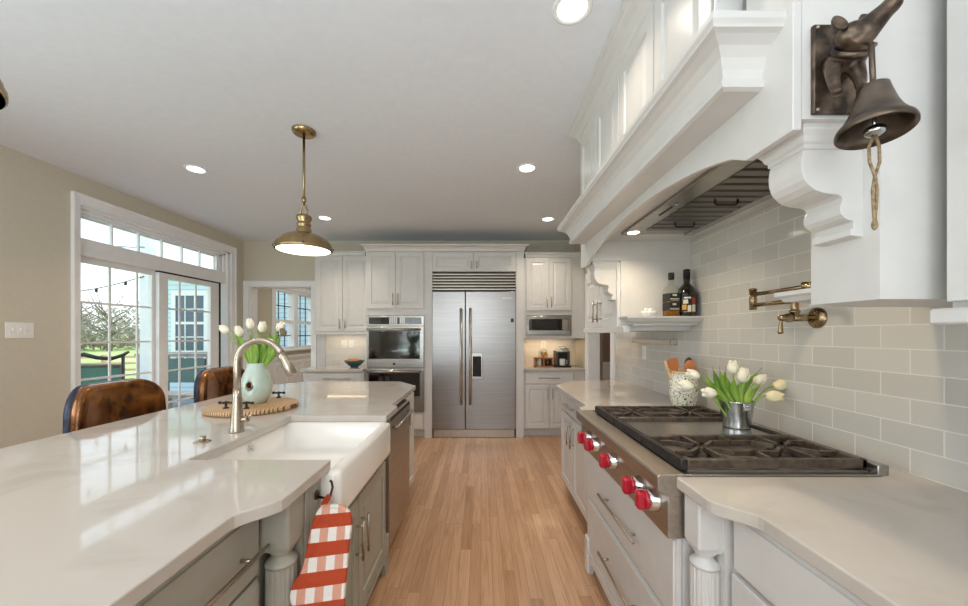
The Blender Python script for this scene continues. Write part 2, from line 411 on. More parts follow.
def tag(o, label, cat, group=None):
    o['label'] = label; o['category'] = cat
    if group: o['group'] = group
    return o
def struct(name, mb, m, bevel=0):
    o = mb.build(name, m, None, bevel, recenter=False); o['kind'] = 'structure'; return o
def dup(o, parent=None):
    c = o.copy(); C.objects.link(c)
    if parent: c.parent = parent
    for ch in o.children: dup(ch, c)
    return c
def bake(o):
    """turn an object's modifiers into mesh"""
    dg = bpy.context.evaluated_depsgraph_get(); me = bpy.data.meshes.new_from_object(o.evaluated_get(dg))
    o.modifiers.clear(); o.data = me
    return o
def at(px, py, y): return Vector(((px-481)*y/363, y, CZ-(py-334.5)*y/363))

# ------------------------------------------------------------------ the room
LX, RX, BY, CH = -3.49, 1.385, 5.34, 2.74       # left wall, right wall, back wall, ceiling
RY = -3.2
struct('floor', MB().box(-3.64, 3.2, RY-.15, 8.35, -.05, 0), M['floor'])
struct('ceiling', MB().box(-3.64, 3.2, RY-.15, 8.35, CH, CH+.1), M['ceiling'])
D0, D1, DT = 3.148, 5.05, 2.49                   # glass door opening
W0, W1, WZ0, WZ1 = 6.13, 7.62, 1.09, 2.17       # the window of the adjoining room
w = MB()
SW0, SW1, SZ0, SZ1 = -.9, 1.4, .9, 2.2           # side window added out of frame to let light in
for y0, y1, z0, z1 in ((RY-.15, SW0, 0, CH), (SW0, SW1, 0, SZ0), (SW0, SW1, SZ1, CH), (SW1, D0, 0, CH), (D0, D1, DT, CH), (D1, W0, 0, CH), (W0, W1, 0, WZ0), (W0, W1, WZ1, CH), (W1, 8.35, 0, CH)):
    w.box(LX-.15, LX, y0, y1, z0, z1)
struct('wall_left', w, M['wall'])
OX0, OX1, OZ = -3.41, -2.49, 2.07               # opening in the back wall
struct('wall_back', MB().box(LX, OX0, BY, BY+.18, 0, CH).box(OX0, OX1, BY, BY+.18, OZ, CH).box(OX1, RX+.15, BY, BY+.18, 0, CH), M['wall'])
HY0, HY1, HZ = 3.84, 4.70, 2.06                 # opening in the right wall
struct('wall_right', MB().box(RX, RX+.15, RY-.15, HY0, 0, CH).box(RX, RX+.15, HY0, HY1, HZ, CH).box(RX, RX+.15, HY1, BY, 0, CH), M['wall'])
struct('trim_tile_backsplash', MB().box(RX-.006, RX+.001, -1.5, 3.72, .90, 2.12), M['tile'])
V0, V1 = -2.9, .9
w = MB()
for x0, x1, z0, z1 in ((LX, V0, 0, CH), (V0, V1, 0, .55), (V0, V1, 2.45, CH), (V1, RX+.15, 0, CH)): w.box(x0, x1, RY-.15, RY, z0, z1)
struct('wall_rear', w, M['wall'])
# adjoining room and hall
struct('wall_far', MB().box(-3.64, -1.0, 8.2, 8.35, 0, CH), M['wall'])
struct('wall_divider', MB().box(-1.15, -1.0, BY+.18, 8.2, 0, CH), M['wall'])
struct('wall_hall', MB().box(RX+.15, 2.045, 6.1, 6.25, 0, CH).box(RX+.15, 3.2, 8.2, 8.35, 0, CH).box(3.05, 3.2, RY, 8.2, 0, CH).box(RX+.15, 3.05, 2.9, 3.05, 0, CH), M['hall'])
struct('wall_hall_end', MB().box(2.0, 3.05, 7.4, 7.5, 0, CH), M['mauve'])
struct('trim_hall_wainscot', MB().box(2.0, 3.05, 7.36, 7.4, 0, .74).box(2.0, 3.05, 7.33, 7.4, .74, .80), M['trim'])
# casings, baseboards
def casing(name, ax, f, sg, u0, u1, z1, wd=.09, th=.022, legs=(True, True)):
    mb = MB()
    a, b2 = sorted((f, f+sg*th))
    def bx(p, q, z0, zz, e=0):
        aa, bb = sorted((f, f+sg*(th+e)))
        mb.box(aa, bb, p, q, z0, zz, .004) if ax == 'x' else mb.box(p, q, aa, bb, z0, zz, .004)
    if legs[0]: bx(u0-wd, u0, 0, z1); bx(u0-wd-.002, u0-wd+.02, 0, z1+wd+.001, .008)
    if legs[1]: bx(u1, u1+wd, 0, z1); bx(u1+wd-.02, u1+wd+.002, 0, z1+wd+.001, .008)
    bx(u0-wd, u1+wd, z1, z1+wd); bx(u0-wd-.001, u1+wd+.001, z1+wd-.02, z1+wd+.002, .01)
    struct(name, mb, M['trim'])
casing('trim_opening', 'y', BY, -1, OX0, OX1, OZ, .075)
struct('trim_opening_jamb', MB().box(OX0, OX0+.012, BY, BY+.18, 0, OZ).box(OX1-.012, OX1, BY, BY+.18, 0, OZ).box(OX0, OX1, BY, BY+.18, OZ-.012, OZ), M['trim'])
struct('trim_hall_opening', MB().box(RX-.02, RX+.001, HY0-.10, HY0, 0, HZ+.09, .003).box(RX-.02, RX+.001, HY1, HY1+.07, 0, HZ+.09, .003).box(RX-.02, RX+.001, HY0, HY1, HZ, HZ+.09, .003)
       .box(RX, RX+.15, HY0, HY0+.012, 0, HZ).box(RX, RX+.15, HY1-.012, HY1, 0, HZ), M['trim'])
struct('baseboard_left', MB().box(LX, LX+.015, RY, D0-.1, 0, .13).box(LX, LX+.015, D1+.1, BY, 0, .13).box(LX, LX+.015, BY+.18, 8.2, 0, .13), M['trim'])
wp = MB()                                        # panelled wainscot under the far window
wp.box(LX, LX+.012, BY+.18, 8.2, .13, .93).box(LX, LX+.035, BY+.18, 8.2, .93, .98)
for k in range(5): wp.front('x', 1, LX+.024, 5.62+k*.5, 6.04+k*.5, .2, .86, 'raised', .05, .012)
struct('trim_wainscot', wp, M['trim'])
struct('baseboard_rear', MB().box(LX, RX, RY, RY+.015, 0, .13), M['trim'])

# ------------------------------------------------------------------ glass door with transom
struct('trim_door_casing', MB().box(LX, LX+.022, D0-.06, D0, 0, DT+.09, .004).box(LX, LX+.022, D1, D1+.09, 0, DT+.09, .004).box(LX, LX+.022, D0, D1, DT, DT+.09, .004)
       .box(LX, LX+.032, D0-.063, D0-.042, 0, DT+.091, .003).box(LX, LX+.033, D1+.07, D1+.093, 0, DT+.091, .003).box(LX, LX+.031, D0-.062, D1+.092, DT+.07, DT+.093, .003), M['trim'])
dr = bpy.data.objects.new('door_1', None); C.objects.link(dr); dr.location = (LX-.08, (D0+D1)/2, 0); dr['kind'] = 'structure'
def dpart(name, mb, m): o = mb.build(name, m, dr); return o
xg = LX-.085
f = MB()
f.box(LX-.15, LX, D0-.001, D0+.006, 0, DT).box(LX-.15, LX, D1-.05, D1+.001, 0, DT).box(LX-.15, LX, D0, D1, DT-.02, DT+.001)
f.box(LX-.15, LX-.02, D0, D1, 2.06, 2.212, .004).box(LX-.15, LX, D0, D1, 0, .03)
for k in range(3): f.box(LX-.055-.03*k, LX-.03-.03*k, D0+.006, D1-.04, DT-.05-.018*k, DT-.02, .003)
for k in range(3): f.box(LX-.055-.03*k, LX-.03-.03*k, D1-.085-.045*k, D1-.04, 2.2, DT-.02, .003)
dpart('door_frame', f, M['trim'])
tz0, tz1 = 2.212, 2.42
t = MB(); ty0, ty1 = 3.235, 4.88
t.box(xg-.02, xg+.02, ty1, ty1+.035, tz0, DT-.04).box(xg-.02, xg+.02, D0, ty1, tz1, tz1+.03)
ys = [ty0+(ty1-ty0)*k/6 for k in range(7)]
for y in ys[1:-1]: t.box(xg-.012, xg+.012, y-.008, y+.008, tz0, tz1)
dpart('transom_muntins', t, M['trim'])
dpart('transom_glass', MB().box(xg-.003, xg+.003, D0, ty1, tz0, tz1), M['glass'])
def sash(name, x, y0, y1, g0, g1, ztop, vs):
    s = MB()
    s.box(x-.022, x+.022, y0, g0, .03, ztop+.06, .004).box(x-.022, x+.022, g1, y1, .03, ztop+.06, .004)
    s.box(x-.022, x+.022, g0, g1, ztop, ztop+.06, .004).box(x-.022, x+.022, g0, g1, .03, .16, .004)
    for y in vs: s.box(x-.006, x+.006, y-.0095, y+.0095, .16, ztop)
    for z in (1.652, 1.284, .95, .59, .27): s.box(x-.0065, x+.0065, g0, g1, z-.0095, z+.0095)
    o = s.build(name, M['trim'], dr)
    MB().box(x-.003, x+.003, g0, g1, .16, ztop).build('door_glass', M['glass'], o)
    return o
sash('fixed_panel', LX-.105, D0+.006, 4.09, D0+.03, 3.943, 2.008, (3.513, 3.794))
sash('sliding_panel', LX-.055, 3.975, 4.88, 4.09, 4.73, 1.984, (4.268, 4.51))
dpart('door_jamb_track', MB().box(LX-.13, LX-.03, 4.882, 4.91, .03, 2.06).box(LX-.08, LX-.03, 3.98, 4.9, 2.046, 2.061), M['dark'])

# window of the adjoining room (double hung pair)
wd = bpy.data.objects.new('window_1', None); C.objects.link(wd); wd.location = (LX-.07, (W0+W1)/2, WZ0); wd['kind'] = 'structure'
f = MB()
for y0, y1 in ((W0, W0+.05), (6.78, 6.93), (W1-.05, W1)): f.box(LX-.127, LX+.004, y0, y1, WZ0, WZ1, .003)
f.box(LX-.13, LX, W0, W1, WZ0, WZ0+.05).box(LX-.13, LX, W0, W1, WZ1-.05, WZ1).box(LX-.10, LX-.04, W0, W1, 1.565, 1.625)
f.box(LX, LX+.02, W0-.09, W0, WZ0-.02, WZ1+.09, .003).box(LX, LX+.02, W1, W1+.09, WZ0-.02, WZ1+.09, .003).box(LX, LX+.02, W0, W1, WZ1, WZ1+.09, .003)
f.build('window_frame', M['trim'], wd)
MB().box(LX-.02, LX+.06, W0-.1, W1+.1, WZ0-.03, WZ0, .004).build('window_sill', M['trim'], wd)
g = MB()
for a, b2 in ((W0+.05, 6.78), (6.93, W1-.05)):
    for k in (1, 2): y = a+(b2-a)*k/3; g.box(LX-.078, LX-.064, y-.008, y+.008, WZ0+.05, WZ1-.05)
    for z in (1.34, 1.87): g.box(LX-.078, LX-.064, a, b2, z-.008, z+.008)
g.build('window_muntins', M['mullion'], wd)
MB().box(LX-.073, LX-.069, W0+.05, W1-.05, WZ0+.05, WZ1-.05).build('window_glass', M['glass'], wd)
# big window behind the camera
wd = bpy.data.objects.new('window_2', None); C.objects.link(wd); wd.location = (-1, RY-.07, .55); wd['kind'] = 'structure'
f = MB()
f.box(V0, V1, RY-.13, RY, .55, .62).box(V0, V1, RY-.13, RY, 2.38, 2.45)
for k in range(4): x = V0+(V1-V0)*k/3; f.box(x-.05, x+.05, RY-.127, RY+.003, .552, 2.448)
for k in range(3):
    for j in (1, 2): x = V0+(V1-V0)*(k+j/3)/3; f.box(x-.01, x+.01, RY-.085, RY-.06, .6, 2.4)
for z in (1.05, 1.5, 1.95): f.box(V0, V1, RY-.085, RY-.06, z-.01, z+.01)
f.build('window_frame', M['trim'], wd)
MB().box(V0, V1, RY-.075, RY-.07, .6, 2.4).build('window_glass', M['glass'], wd)

wd = bpy.data.objects.new('added_side_window', None); C.objects.link(wd); wd.location = (LX-.07, .25, SZ0); wd['kind'] = 'structure'  # window added out of frame to go with the side fill
f = MB()
for k in range(4): y = SW0+(SW1-SW0)*k/3; f.box(LX-.127, LX+.012, y-.05, y+.05, SZ0, SZ1)
f.box(LX-.13, LX+.015, SW0-.05, SW1+.05, SZ0-.05, SZ0+.04).box(LX-.13, LX+.015, SW0-.05, SW1+.05, SZ1-.04, SZ1+.07).box(LX-.1, LX-.05, SW0, SW1, 1.53, 1.58)
f.build('window_frame', M['trim'], wd)
MB().box(LX-.073, LX-.069, SW0, SW1, SZ0, SZ1).build('window_glass', M['glass'], wd)

# ------------------------------------------------------------------ kitchen: right run
CT, CU = .914, .879            # worktop top and underside
# worktop: one slab with a cut-out for the rangetop and two bump-outs over the posts
def arc_s(p, q, n=8):
    """smooth s-curve from p to q (flat ends along y)"""
    out = []
    for k in range(n+1):
        t = k/n; s = t*t*(3-2*t); out.append((p[0]+(q[0]-p[0])*s, p[1]+(q[1]-p[1])*t))
    return out
pts = [(RX-.007, -1.4), (.686, -1.4), (.686, .86)] + arc_s((.686, .88), (.612, .985)) + [(.612, 1.02), (.612, 1.139), (1.262, 1.139), (1.262, 2.122), (.600, 2.122), (.600, 2.225), (.662, 2.287), (.662, 3.21), (.90, 3.52), (RX-.007, 3.52)]
wt = MB().prism(pts, lambda u, v, w: (u, v, w), CU, CT).build('worktop', M['quartz'], bevel=.004)
tag(wt, 'white quartz worktop along the tiled wall around the rangetop', 'countertop')

cab = thing('drawer_cabinet', 'white base cabinet with two wide drawers under the rangetop', 'cabinet', (1.0, 1.63, 0))
MB().box(.637, RX-.01, 1.145, 2.115, .10, .716).box(.70, RX-.02, 1.16, 2.10, .0, .1).build('body', M['cab'], cab)
def fr(ax, sg, f, u0, u1, v0, v1, style, par, nm, m, pulls=(), lab=None):
    o = MB().front(ax, sg, f, u0, u1, v0, v1, style).build(nm, m, par)
    for (u, v, L, vert) in pulls:
        MB().pull(ax, sg, f, u, v, L, vert).build('pull', M['nickel'], o)
    return o
fr('x', -1, .615, 1.15, 2.11, .43, .713, 'slab', cab, 'drawer', M['cab'], [(1.60, .562, .42, False)])
fr('x', -1, .615, 1.15, 2.11, .135, .424, 'slab', cab, 'drawer', M['cab'], [(1.60, .275, .42, False)])
pl = MB()
poly = [(1.145, 0), (1.20, 0), (1.215, .05), (1.26, .085), (2.0, .085), (2.045, .05), (2.06, 0), (2.115, 0), (2.115, .13), (1.145, .13)]
pl.prism(poly, lambda u, v, w: (w, u, v), .612, .637).box(.604, .632, 2.065, 2.118, 0, .20, .005)
pl.build('plinth', M['cab'], cab)

cab = thing('base_cabinet', 'white base cabinet beyond the rangetop with one drawer over two doors', 'cabinet', (1.0, 2.7, 0))
MB().box(.725, RX-.01, 2.13, 3.20, .10, CU-.001).box(.78, RX-.02, 2.14, 3.18, 0, .1).prism([(.725, 3.2), (.90, 3.46), (RX-.01, 3.46), (RX-.01, 3.2)], lambda u, v, w: (u, v, w), .1, CU-.001).build('body', M['cab'], cab)
fr('x', -1, .703, 2.40, 3.19, .715, .868, 'slab', cab, 'drawer', M['cab'], [(2.85, .79, .30, False)])
fr('x', -1, .703, 2.40, 2.79, .115, .705, 'raised', cab, 'door', M['cab'], [(2.745, .58, .17, True)])
fr('x', -1, .703, 2.80, 3.19, .115, .705, 'raised', cab, 'door', M['cab'], [(2.845, .58, .17, True)])
MB().box(.703, .73, 2.13, 2.39, .1, .87).build('filler_panel', M['cab'], cab)

def post(name, par, m, cx, cy, top, s=.088):
    mb = MB(); h = s/2
    ch = .006
    sq = [(-h, -h+ch), (-h+ch, -h), (h-ch, -h), (h, -h+ch), (h, h-ch), (h-ch, h), (-h+ch, h), (-h, h-ch)]
    mb.rings([[(cx+x*k, cy+y*k, z) for x, y in sq] for k, z in ((1, top), (1, .738), (.86, .722))])
    mb.lathe([(.040*s/.09, .725), (.034*s/.09, .712), (.027*s/.09, .704), (.027*s/.09, .697), (.036*s/.09, .688), (.045*s/.09, .681), (.045*s/.09, .672)], (cx, cy, 0), 32)
    mb.lathe([(.043*s/.09, .673), (.043*s/.09, .2), (.0, .2)], (cx, cy, 0), 72, smooth=False, fr=lambda a, z: 1-.055*(1 if math.cos(a*16) > .25 else 0))
    mb.lathe([(.046, .2), (.05, .19), (.05, .175), (.04, .16)], (cx, cy, 0), 32)
    mb.box(cx-h, cx+h, cy-h, cy+h, 0, .165, .006)
    return mb.build(name, m, par)
cab = thing('base_cabinet', 'white base cabinet with fluted corner post before the rangetop', 'cabinet', (1.0, 0, 0))
MB().box(.724, RX-.01, -1.35, 1.04, .10, CU-.001).box(.80, RX-.02, -1.35, 1.03, 0, .1).build('body', M['cab'], cab)
MB().box(.70, RX-.01, 1.04, 1.132, .10, CU-.001).build('end_panel', M['cab'], cab)
post('corner_post', cab, M['cab'], .669, 1.087, CU-.001, .08)
fr('x', -1, .703, .12, 1.02, .70, .866, 'slab', cab, 'drawer', M['cab'])
fr('x', -1, .703, .57, 1.02, .115, .69, 'raised', cab, 'door', M['cab'])
fr('x', -1, .703, .12, .56, .115, .69, 'raised', cab, 'door', M['cab'])
fr('x', -1, .703, -1.34, .11, .115, .866, 'raised', cab, 'door', M['cab'])

# ------------------------------------------------------------------ rangetop
rt = thing('rangetop', 'stainless steel gas rangetop with red knobs set into the worktop', 'cooktop', (.93, 1.63, .72))
MB().box(.637, 1.26, 1.142, 2.12, .718, .919, .002).build('body', M['steel'], rt)
prof = [(.554, .913), (.556, .869), (.588, .850), (.640, .850), (.640, .921), (.56, .919)]
MB().prism(prof, lambda u, v, w: (u, w, v), 1.14, 2.12).build('bullnose', M['steel_d'], rt, bevel=.003)
cp = MB().box(.587, .637, 1.141, 2.12, .718, .852, .002).build('control_panel', M['steel_d'], rt)
RXM = Matrix.Rotation(R(-90), 3, 'Y')            # local +z -> world -x
for y in (1.215, 1.330, 1.588, 1.822, 1.945):
    c0 = (.587, y, .808)
    k = MB().lathe([(0, .016), (.026, .016), (.031, .020), (.032, .030), (.029, .036), (0, .036)], c0, 32, RXM)
    k.lathe([(.0, .034), (.030, .034), (.031, .058), (.028, .063), (.0, .063)], c0, 32, RXM)
    k = MB().lathe([(0, .030), (.029, .030), (.030, .040), (.026, .044), (0, .044)], c0, 32, RXM)
    bm2 = MB(); bm2.box(.587-.068, .587-.04, y-.017, y+.017, .808-.030, .808+.030, .008, 3)
    me = None
    kk = k.build('knob', M['red'], rt)
    bm2.build('knob_grip', M['red'], kk)
    MB().lathe([(.036, -.001), (.038, .004), (.034, .010), (.033, .026), (.030, .031), (0, .031)], c0, 36, RXM).build('bezel', M['chrome'], kk)

# grates
gy = [1.168, 1.464, 1.758, 2.052]
GX0, GX1 = .645, 1.245
def grate(y0, y1):
    fm = MB(); z0, z1 = .928, .958; t = .02
    fm.box(GX0+.02, GX1, y0, y0+t, z0, z1, .004).box(GX0+.02, GX1, y1-t, y1, z0, z1, .004).box(GX1-t, GX1, y0, y1, z0, z1, .004)
    yc = (y0+y1)/2; zt = .950; hb = .016
    for nx in (.80, 1.095):
        for s in (-1, 1):
            fm.bar((nx, y0+.01 if s < 0 else y1-.01, zt), (nx, yc+s*.022, zt), .014, hb)
            for q in (-1, 1):
                fm.bar((nx+q*.022, yc+s*.014, zt), (nx+q*.075, yc+s*.062, zt), .013, hb)
                xe = GX1-.01 if (q > 0 and nx > 1) else (GX0+.03 if (q < 0 and nx < 1) else .9475)
                fm.bar((nx+q*.072, yc+s*.061, zt), (xe, yc+s*.061, zt), .013, hb)
    fm.bar((.9475, y0+.01, zt), (.9475, yc-.05, zt), .013, hb).bar((.9475, yc+.05, zt), (.9475, y1-.01, zt), .013, hb)
    g = fm.build('grate', M['ironw'], rt)
    MB().box(GX0-.002, GX0+.022, y0, y1, .922, .958, .004).build('grate_rail', M['iron'], g)
    MB().box(GX0+.02, GX1, y0, y1, .9195, .9225).build('drip_pan', M['steel_d'], g)
    for nx in (.80, 1.095):
        MB().lathe([(.062, .922), (.058, .928), (.045, .932), (.045, .938), (.03, .942), (0, .942)], (nx, yc, 0), 28).build('burner', M['iron'], g)
grate(gy[0], gy[1]); grate(gy[2], gy[3])
MB().box(GX0-.002, GX0+.022, gy[1]+.002, gy[2]-.002, .922, .956, .004).build('griddle_rail', M['iron'], rt)
gr = MB().box(GX0+.022, GX1-.03, gy[1]+.003, gy[2]-.003, .92, .944, .003).build('griddle_cover', M['steel'], rt)
MB().box(GX1-.03, GX1, gy[1]+.003, gy[2]-.003, .92, .95, .003).build('griddle_back_rail', M['iron'], gr)
MB().box(1.25, 1.285, 1.142, 2.12, .9145, .948, .003).build('back_trim', M['steel'], rt)


# ------------------------------------------------------------------ hood
HX = .704                                       # face of the arched apron
NY0, NY1, FY0, FY1 = .819, .99, 2.385, 2.56     # the two hood legs
LGX = .90                                       # front of the legs
hd = thing('range_hood_surround', 'white arched mantel hood with carved corbels over the rangetop', 'range hood', (1.05, 1.69, 1.4))
apts = [(NY0, 2.112), (NY0, 1.822)]
for k in range(25):
    t = k/24; y = .965+(2.415-.965)*t
    apts.append((y, 1.822+.112*math.sin(PI*t)**.62))
apts += [(FY1, 1.822), (FY1, 2.112)]
MB().prism(apts, lambda u, v, w: (w, u, v), HX, HX+.020).build('arched_apron', M['cab'], hd, bevel=.002)
mprof = [(.092, 1.972), (.104, 1.976), (.107, 1.985), (.104, 1.996), (.099, 2.0), (.104, 2.02), (.114, 2.042), (.130, 2.06), (.150, 2.072), (.163, 2.076), (.165, 2.082), (.171, 2.09), (.171, 2.106), (.166, 2.110)]
lo = [[(HX-o, 1.007-o, z), (HX-o, 2.365+o, z), (HX+.002, 2.365+o, z), (HX+.002, 1.007-o, z)] for o, z in mprof]
MB().rings(lo).build('mantel_shelf', M['cab'], hd)
MB().box(HX+.02, RX-.007, NY1, FY0, 1.975, 2.02).build('soffit', M['cab'], hd)
MB().box(LGX, RX-.007, NY0, NY1, 1.440, 1.846).box(HX+.02, RX-.007, NY0, NY1, 1.846, CH-.002).build('near_column', M['cab'], hd)
MB().box(HX+.02, RX-.007, FY0, FY1, 1.846, 2.11).box(HX+.02, RX-.007, 2.417, FY1, 2.11, CH-.002).build('far_column', M['cab'], hd)
def corbel(y0, y1):
    P = [(LGX+.002, 1.80), (.762, 1.80), (.758, 1.785), (.7555, 1.765), (.757, 1.745), (.763, 1.727), (.773, 1.713), (.787, 1.702), (.805, 1.695), (.825, 1.692), (.842, 1.690), (.852, 1.684), (.854, 1.675), (.849, 1.668), (.847, 1.656), (.850, 1.644), (.858, 1.635), (.869, 1.630), (.879, 1.628), (.879, 1.612), (.872, 1.610), (.872, 1.594), (LGX+.002, 1.590)]
    o = MB().prism(P, lambda u, v, w: (u, w, v), y0, y1).build('corbel', M['cab'], hd, bevel=.0015)
    cr3 = [(0, 1.795), (.004, 1.797), (.004, 1.806), (.009, 1.811), (.013, 1.822), (.020, 1.832), (.022, 1.836), (.022, 1.848)]
    MB().rings([[(.762-k, y0-k, z), (.762-k, y1+k, z), (LGX+.01, y1+k, z), (LGX+.01, y0-k, z)] for k, z in cr3]).build('corbel_cap', M['cab'], o)
corbel(.856, .955); corbel(2.424, 2.523)
# shelf on the inner side of the near column
def shelf_prof(xa, xb, yb, yf, zt, zb):
    """moulded ledge: (depth, z) profile returned on its exposed end at xa"""
    s = 1 if yf > yb else -1; d = abs(yf-yb)
    pr = [(1.0, zt), (1.0, zt-.012), (.93, zt-.018), (.86, zt-.03), (.66, (zt+zb)/2-.006), (.55, zb+.008), (.55, zb)]
    return [[(xa+d*(1-k), yb, z), (xa+d*(1-k), yb+s*d*k, z), (xb, yb+s*d*k, z), (xb, yb, z)] for k, z in pr]
MB().rings(shelf_prof(LGX, RX-.007, NY1, 1.115, 1.487, 1.440)).build('ledge', M['cab'], hd)

# stainless insert
vi = thing('vent_insert', 'stainless steel hood liner with slatted filters and two lamps', 'range hood', (1.05, 1.69, 1.95))
IX0, IX1, IY0, IY1 = .845, 1.275, 1.09, 2.19
zt = 1.9745
MB().box(IX0, IX0+.10, IY0, IY1, 1.958, zt, .002).box(IX1-.05, IX1, IY0, IY1, 1.958, zt, .002).box(IX0+.1, IX1-.05, IY0, IY0+.03, 1.958, zt).box(IX0+.1, IX1-.05, IY1-.10, IY1, 1.966, zt).build('frame', M['steel'], vi)
MB().box(IX0+.1, IX1-.05, IY0+.03, IY1-.10, 1.972, 1.9745).build('backing', M['dark'], vi)
for a, b2 in ((IY0+.03, IY0+.345), (IY0+.347, IY0+.67), (IY0+.672, IY1-.10)):
    s = MB(); n = 5
    for k in range(n):
        y = a+(b2-a)*(k+.5)/n; hw = (b2-a)/n*.40
        s.prism([(y-hw, 1.9718), (y-hw*.8, 1.955), (y+hw*.8, 1.955), (y+hw, 1.9718)], lambda u, v, w: (w, u, v), IX0+.10, IX1-.05)
    fo = s.build('filter', M['baffle'], vi)
    yc = (a+b2)/2; xc = (IX0+IX1)/2+.02
    MB().tube([(xc-.05, yc, 1.958), (xc-.05, yc, 1.94), (xc-.042, yc, 1.932), (xc+.042, yc, 1.932), (xc+.05, yc, 1.94), (xc+.05, yc, 1.958)], .005, 8).build('handle', M['black'], fo)
for y in (1.155, 2.135):
    la = MB().lathe([(.0, 1.957), (.032, 1.957), (.036, 1.961)], (IX0+.052, y, 0), 24).build('lamp', M['hoodlamp'], vi)
    o = light('hood_spot', 'SPOT', (IX0+.052, y, 1.95), (0, 0, 0), 13, (1, .80, .55), .03, spot=R(150), blend=.8); o.parent = vi; o.matrix_parent_inverse = wmx(vi).inverted()
MB().tube([(IX0+.05, 1.66, 1.9575), (IX0+.05, 1.66, 1.953)], .006, 12).build('switch_button', M['chrome'], vi)
MB().box(IX0+.045, IX0+.055, 1.70, 1.82, 1.956, 1.959).build('switch_slot', M['dark'], vi)

# upper cabinets over the hood
uc = thing('upper_cabinet', 'white upper cabinet with raised panel doors above the mantel hood', 'cabinet', (1.05, 1.72, 2.11))
MB().box(.682, RX-.007, 1.037, 2.415, 2.111, CH-.001).build('body', M['cab'], uc)
bb = MB()
for k in range(6): x = .745+k*.105; bb.box(x+.001, x+.104, 1.031, 1.038, 2.112, CH-.002, .003)
bb.box(.664, .744, 1.026, 1.038, 2.112, CH-.002, .004)
bb.build('beadboard_side', M['cab'], uc)
for y0, y1 in ((1.045, 1.385), (1.395, 1.735), (1.745, 2.085), (2.095, 2.405)):
    fr('x', -1, .66, y0, y1, 2.125, 2.63, 'raised', uc, 'door', M['cab'])
cprof = [(0, 2.63), (.010, 2.64), (.012, 2.66), (.030, 2.682), (.055, 2.70), (.062, 2.712), (.074, 2.718), (.076, CH-.001)]
lo = [[(.662-o, 1.03-o, z), (.662-o, 2.415+o, z), (RX-.007, 2.415+o, z), (RX-.007, 1.03-o, z)] for o, z in cprof]
MB().rings(lo).build('crown', M['cab'], uc)

# wall cabinet beyond the hood, with the bottle ledge on its camera side
fc = thing('wall_cabinet', 'white wall cabinet with two doors beyond the mantel hood', 'cabinet', (1.14, 2.8, 1.4))
MB().box(LGX+.02, RX-.007, FY0, 3.14, 1.395, 1.845).box(LGX+.02, RX-.007, FY1+.002, 3.14, 1.845, CH-.002).build('body', M['cab'], fc)
fr('x', -1, LGX, 2.40, 2.76, 1.415, 1.838, 'raised', fc, 'door', M['cab'], [(2.715, 1.535, .16, True)])
fr('x', -1, LGX, 2.77, 3.13, 1.415, 1.838, 'raised', fc, 'door', M['cab'], [(2.815, 1.535, .16, True)])
MB().box(LGX-.012, LGX+.028, 2.26, 3.15, 1.372, 1.412, .004).box(LGX+.03, RX-.01, FY0+.004, 3.14, 1.385, 1.396).build('light_rail', M['cab'], fc)
sh = MB().rings(shelf_prof(.905, RX-.007, FY0-.001, 2.243, 1.474, 1.418)).build('bottle_ledge', M['cab'])
tag(sh, 'white moulded ledge under the hood holding two bottles', 'shelf')

# near wall cabinet
nc = thing('wall_cabinet', 'white wall cabinet cut off by the frame edge past the bell', 'cabinet', (1.19, .2, 1.41))
MB().box(1.02, RX-.007, -1.2, .785, 1.415, CH-.002).build('body', M['cab'], nc)
for y0, y1 in ((.40, .78), (.01, .39), (-.38, 0)): fr('x', -1, .999, y0, y1, 1.43, 2.62, 'raised', nc, 'door', M['cab'])
MB().box(.965, RX-.01, -1.2, .785, 1.380, 1.415, .006).build('light_rail', M['cab'], nc)

# ------------------------------------------------------------------ back wall: fridge, ovens, cabinets
FP = 4.78                                        # front plane of the tall units
BYI = BY-.002
fg = thing('refrigerator', 'built-in stainless steel double door refrigerator with ice dispenser', 'refrigerator', (-.09, 5.05, 0))
fx0, fx1, fm = -.645, .461, -.205
MB().box(fx0+.01, fx1-.01, FP+.03, BYI, 0.10, 2.18).build('body', M['dark'], fg)
def fdoor(x0, x1, nm='door'):
    return MB().box(x0, x1, FP-.02, FP+.03, .115, 1.925, .006).build(nm, M['steel_v'], fg)
d1 = fdoor(fx0+.004, fm-.003); d2 = fdoor(fm+.003, fx1-.004)
for d, x in ((d1, fm-.055), (d2, fm+.065)):
    MB().tube([(x, FP-.075, .45), (x, FP-.075, 1.70)], .017, 14).build('handle', M['steel_h'], d)
    MB().tube([(x, FP-.02, .52), (x, FP-.075, .52)], .011).tube([(x, FP-.02, 1.63), (x, FP-.075, 1.63)], .011).build('handle_mount', M['steel_h'], d)
ds = MB().box(-.125, .02, FP-.026, FP-.018, .77, 1.12, .004).build('ice_dispenser', M['steel'], d2)
MB().box(-.108, .003, FP-.029, FP-.024, .81, 1.075).build('recess', M['dark'], ds)
MB().box(.39, .43, FP-.023, FP-.019, 1.52, 1.57).build('badge', M['black'], d2)
MB().box(.28, .41, FP-.0225, FP-.0195, 1.83, 1.845).build('nameplate', M['steel_d'], d2)
g = MB()
for k in range(6):
    z = 1.945+k*.039
    g.prism([(FP-.018, z), (FP-.018, z+.016), (FP+.011, z+.026), (FP+.011, z+.010)], lambda u, v, w: (w, u, v), fx0+.004, fx1-.004)
gg = g.build('grille', M['steel_d'], fg)
MB().box(fx0+.004, fx1-.004, FP+.012, FP+.03, 1.932, 2.182).build('grille_backing', M['dark'], gg)
MB().box(fx0+.02, fx1-.02, FP+.01, FP+.05, .005, .105).build('kick_plate', M['steel_d'], fg)

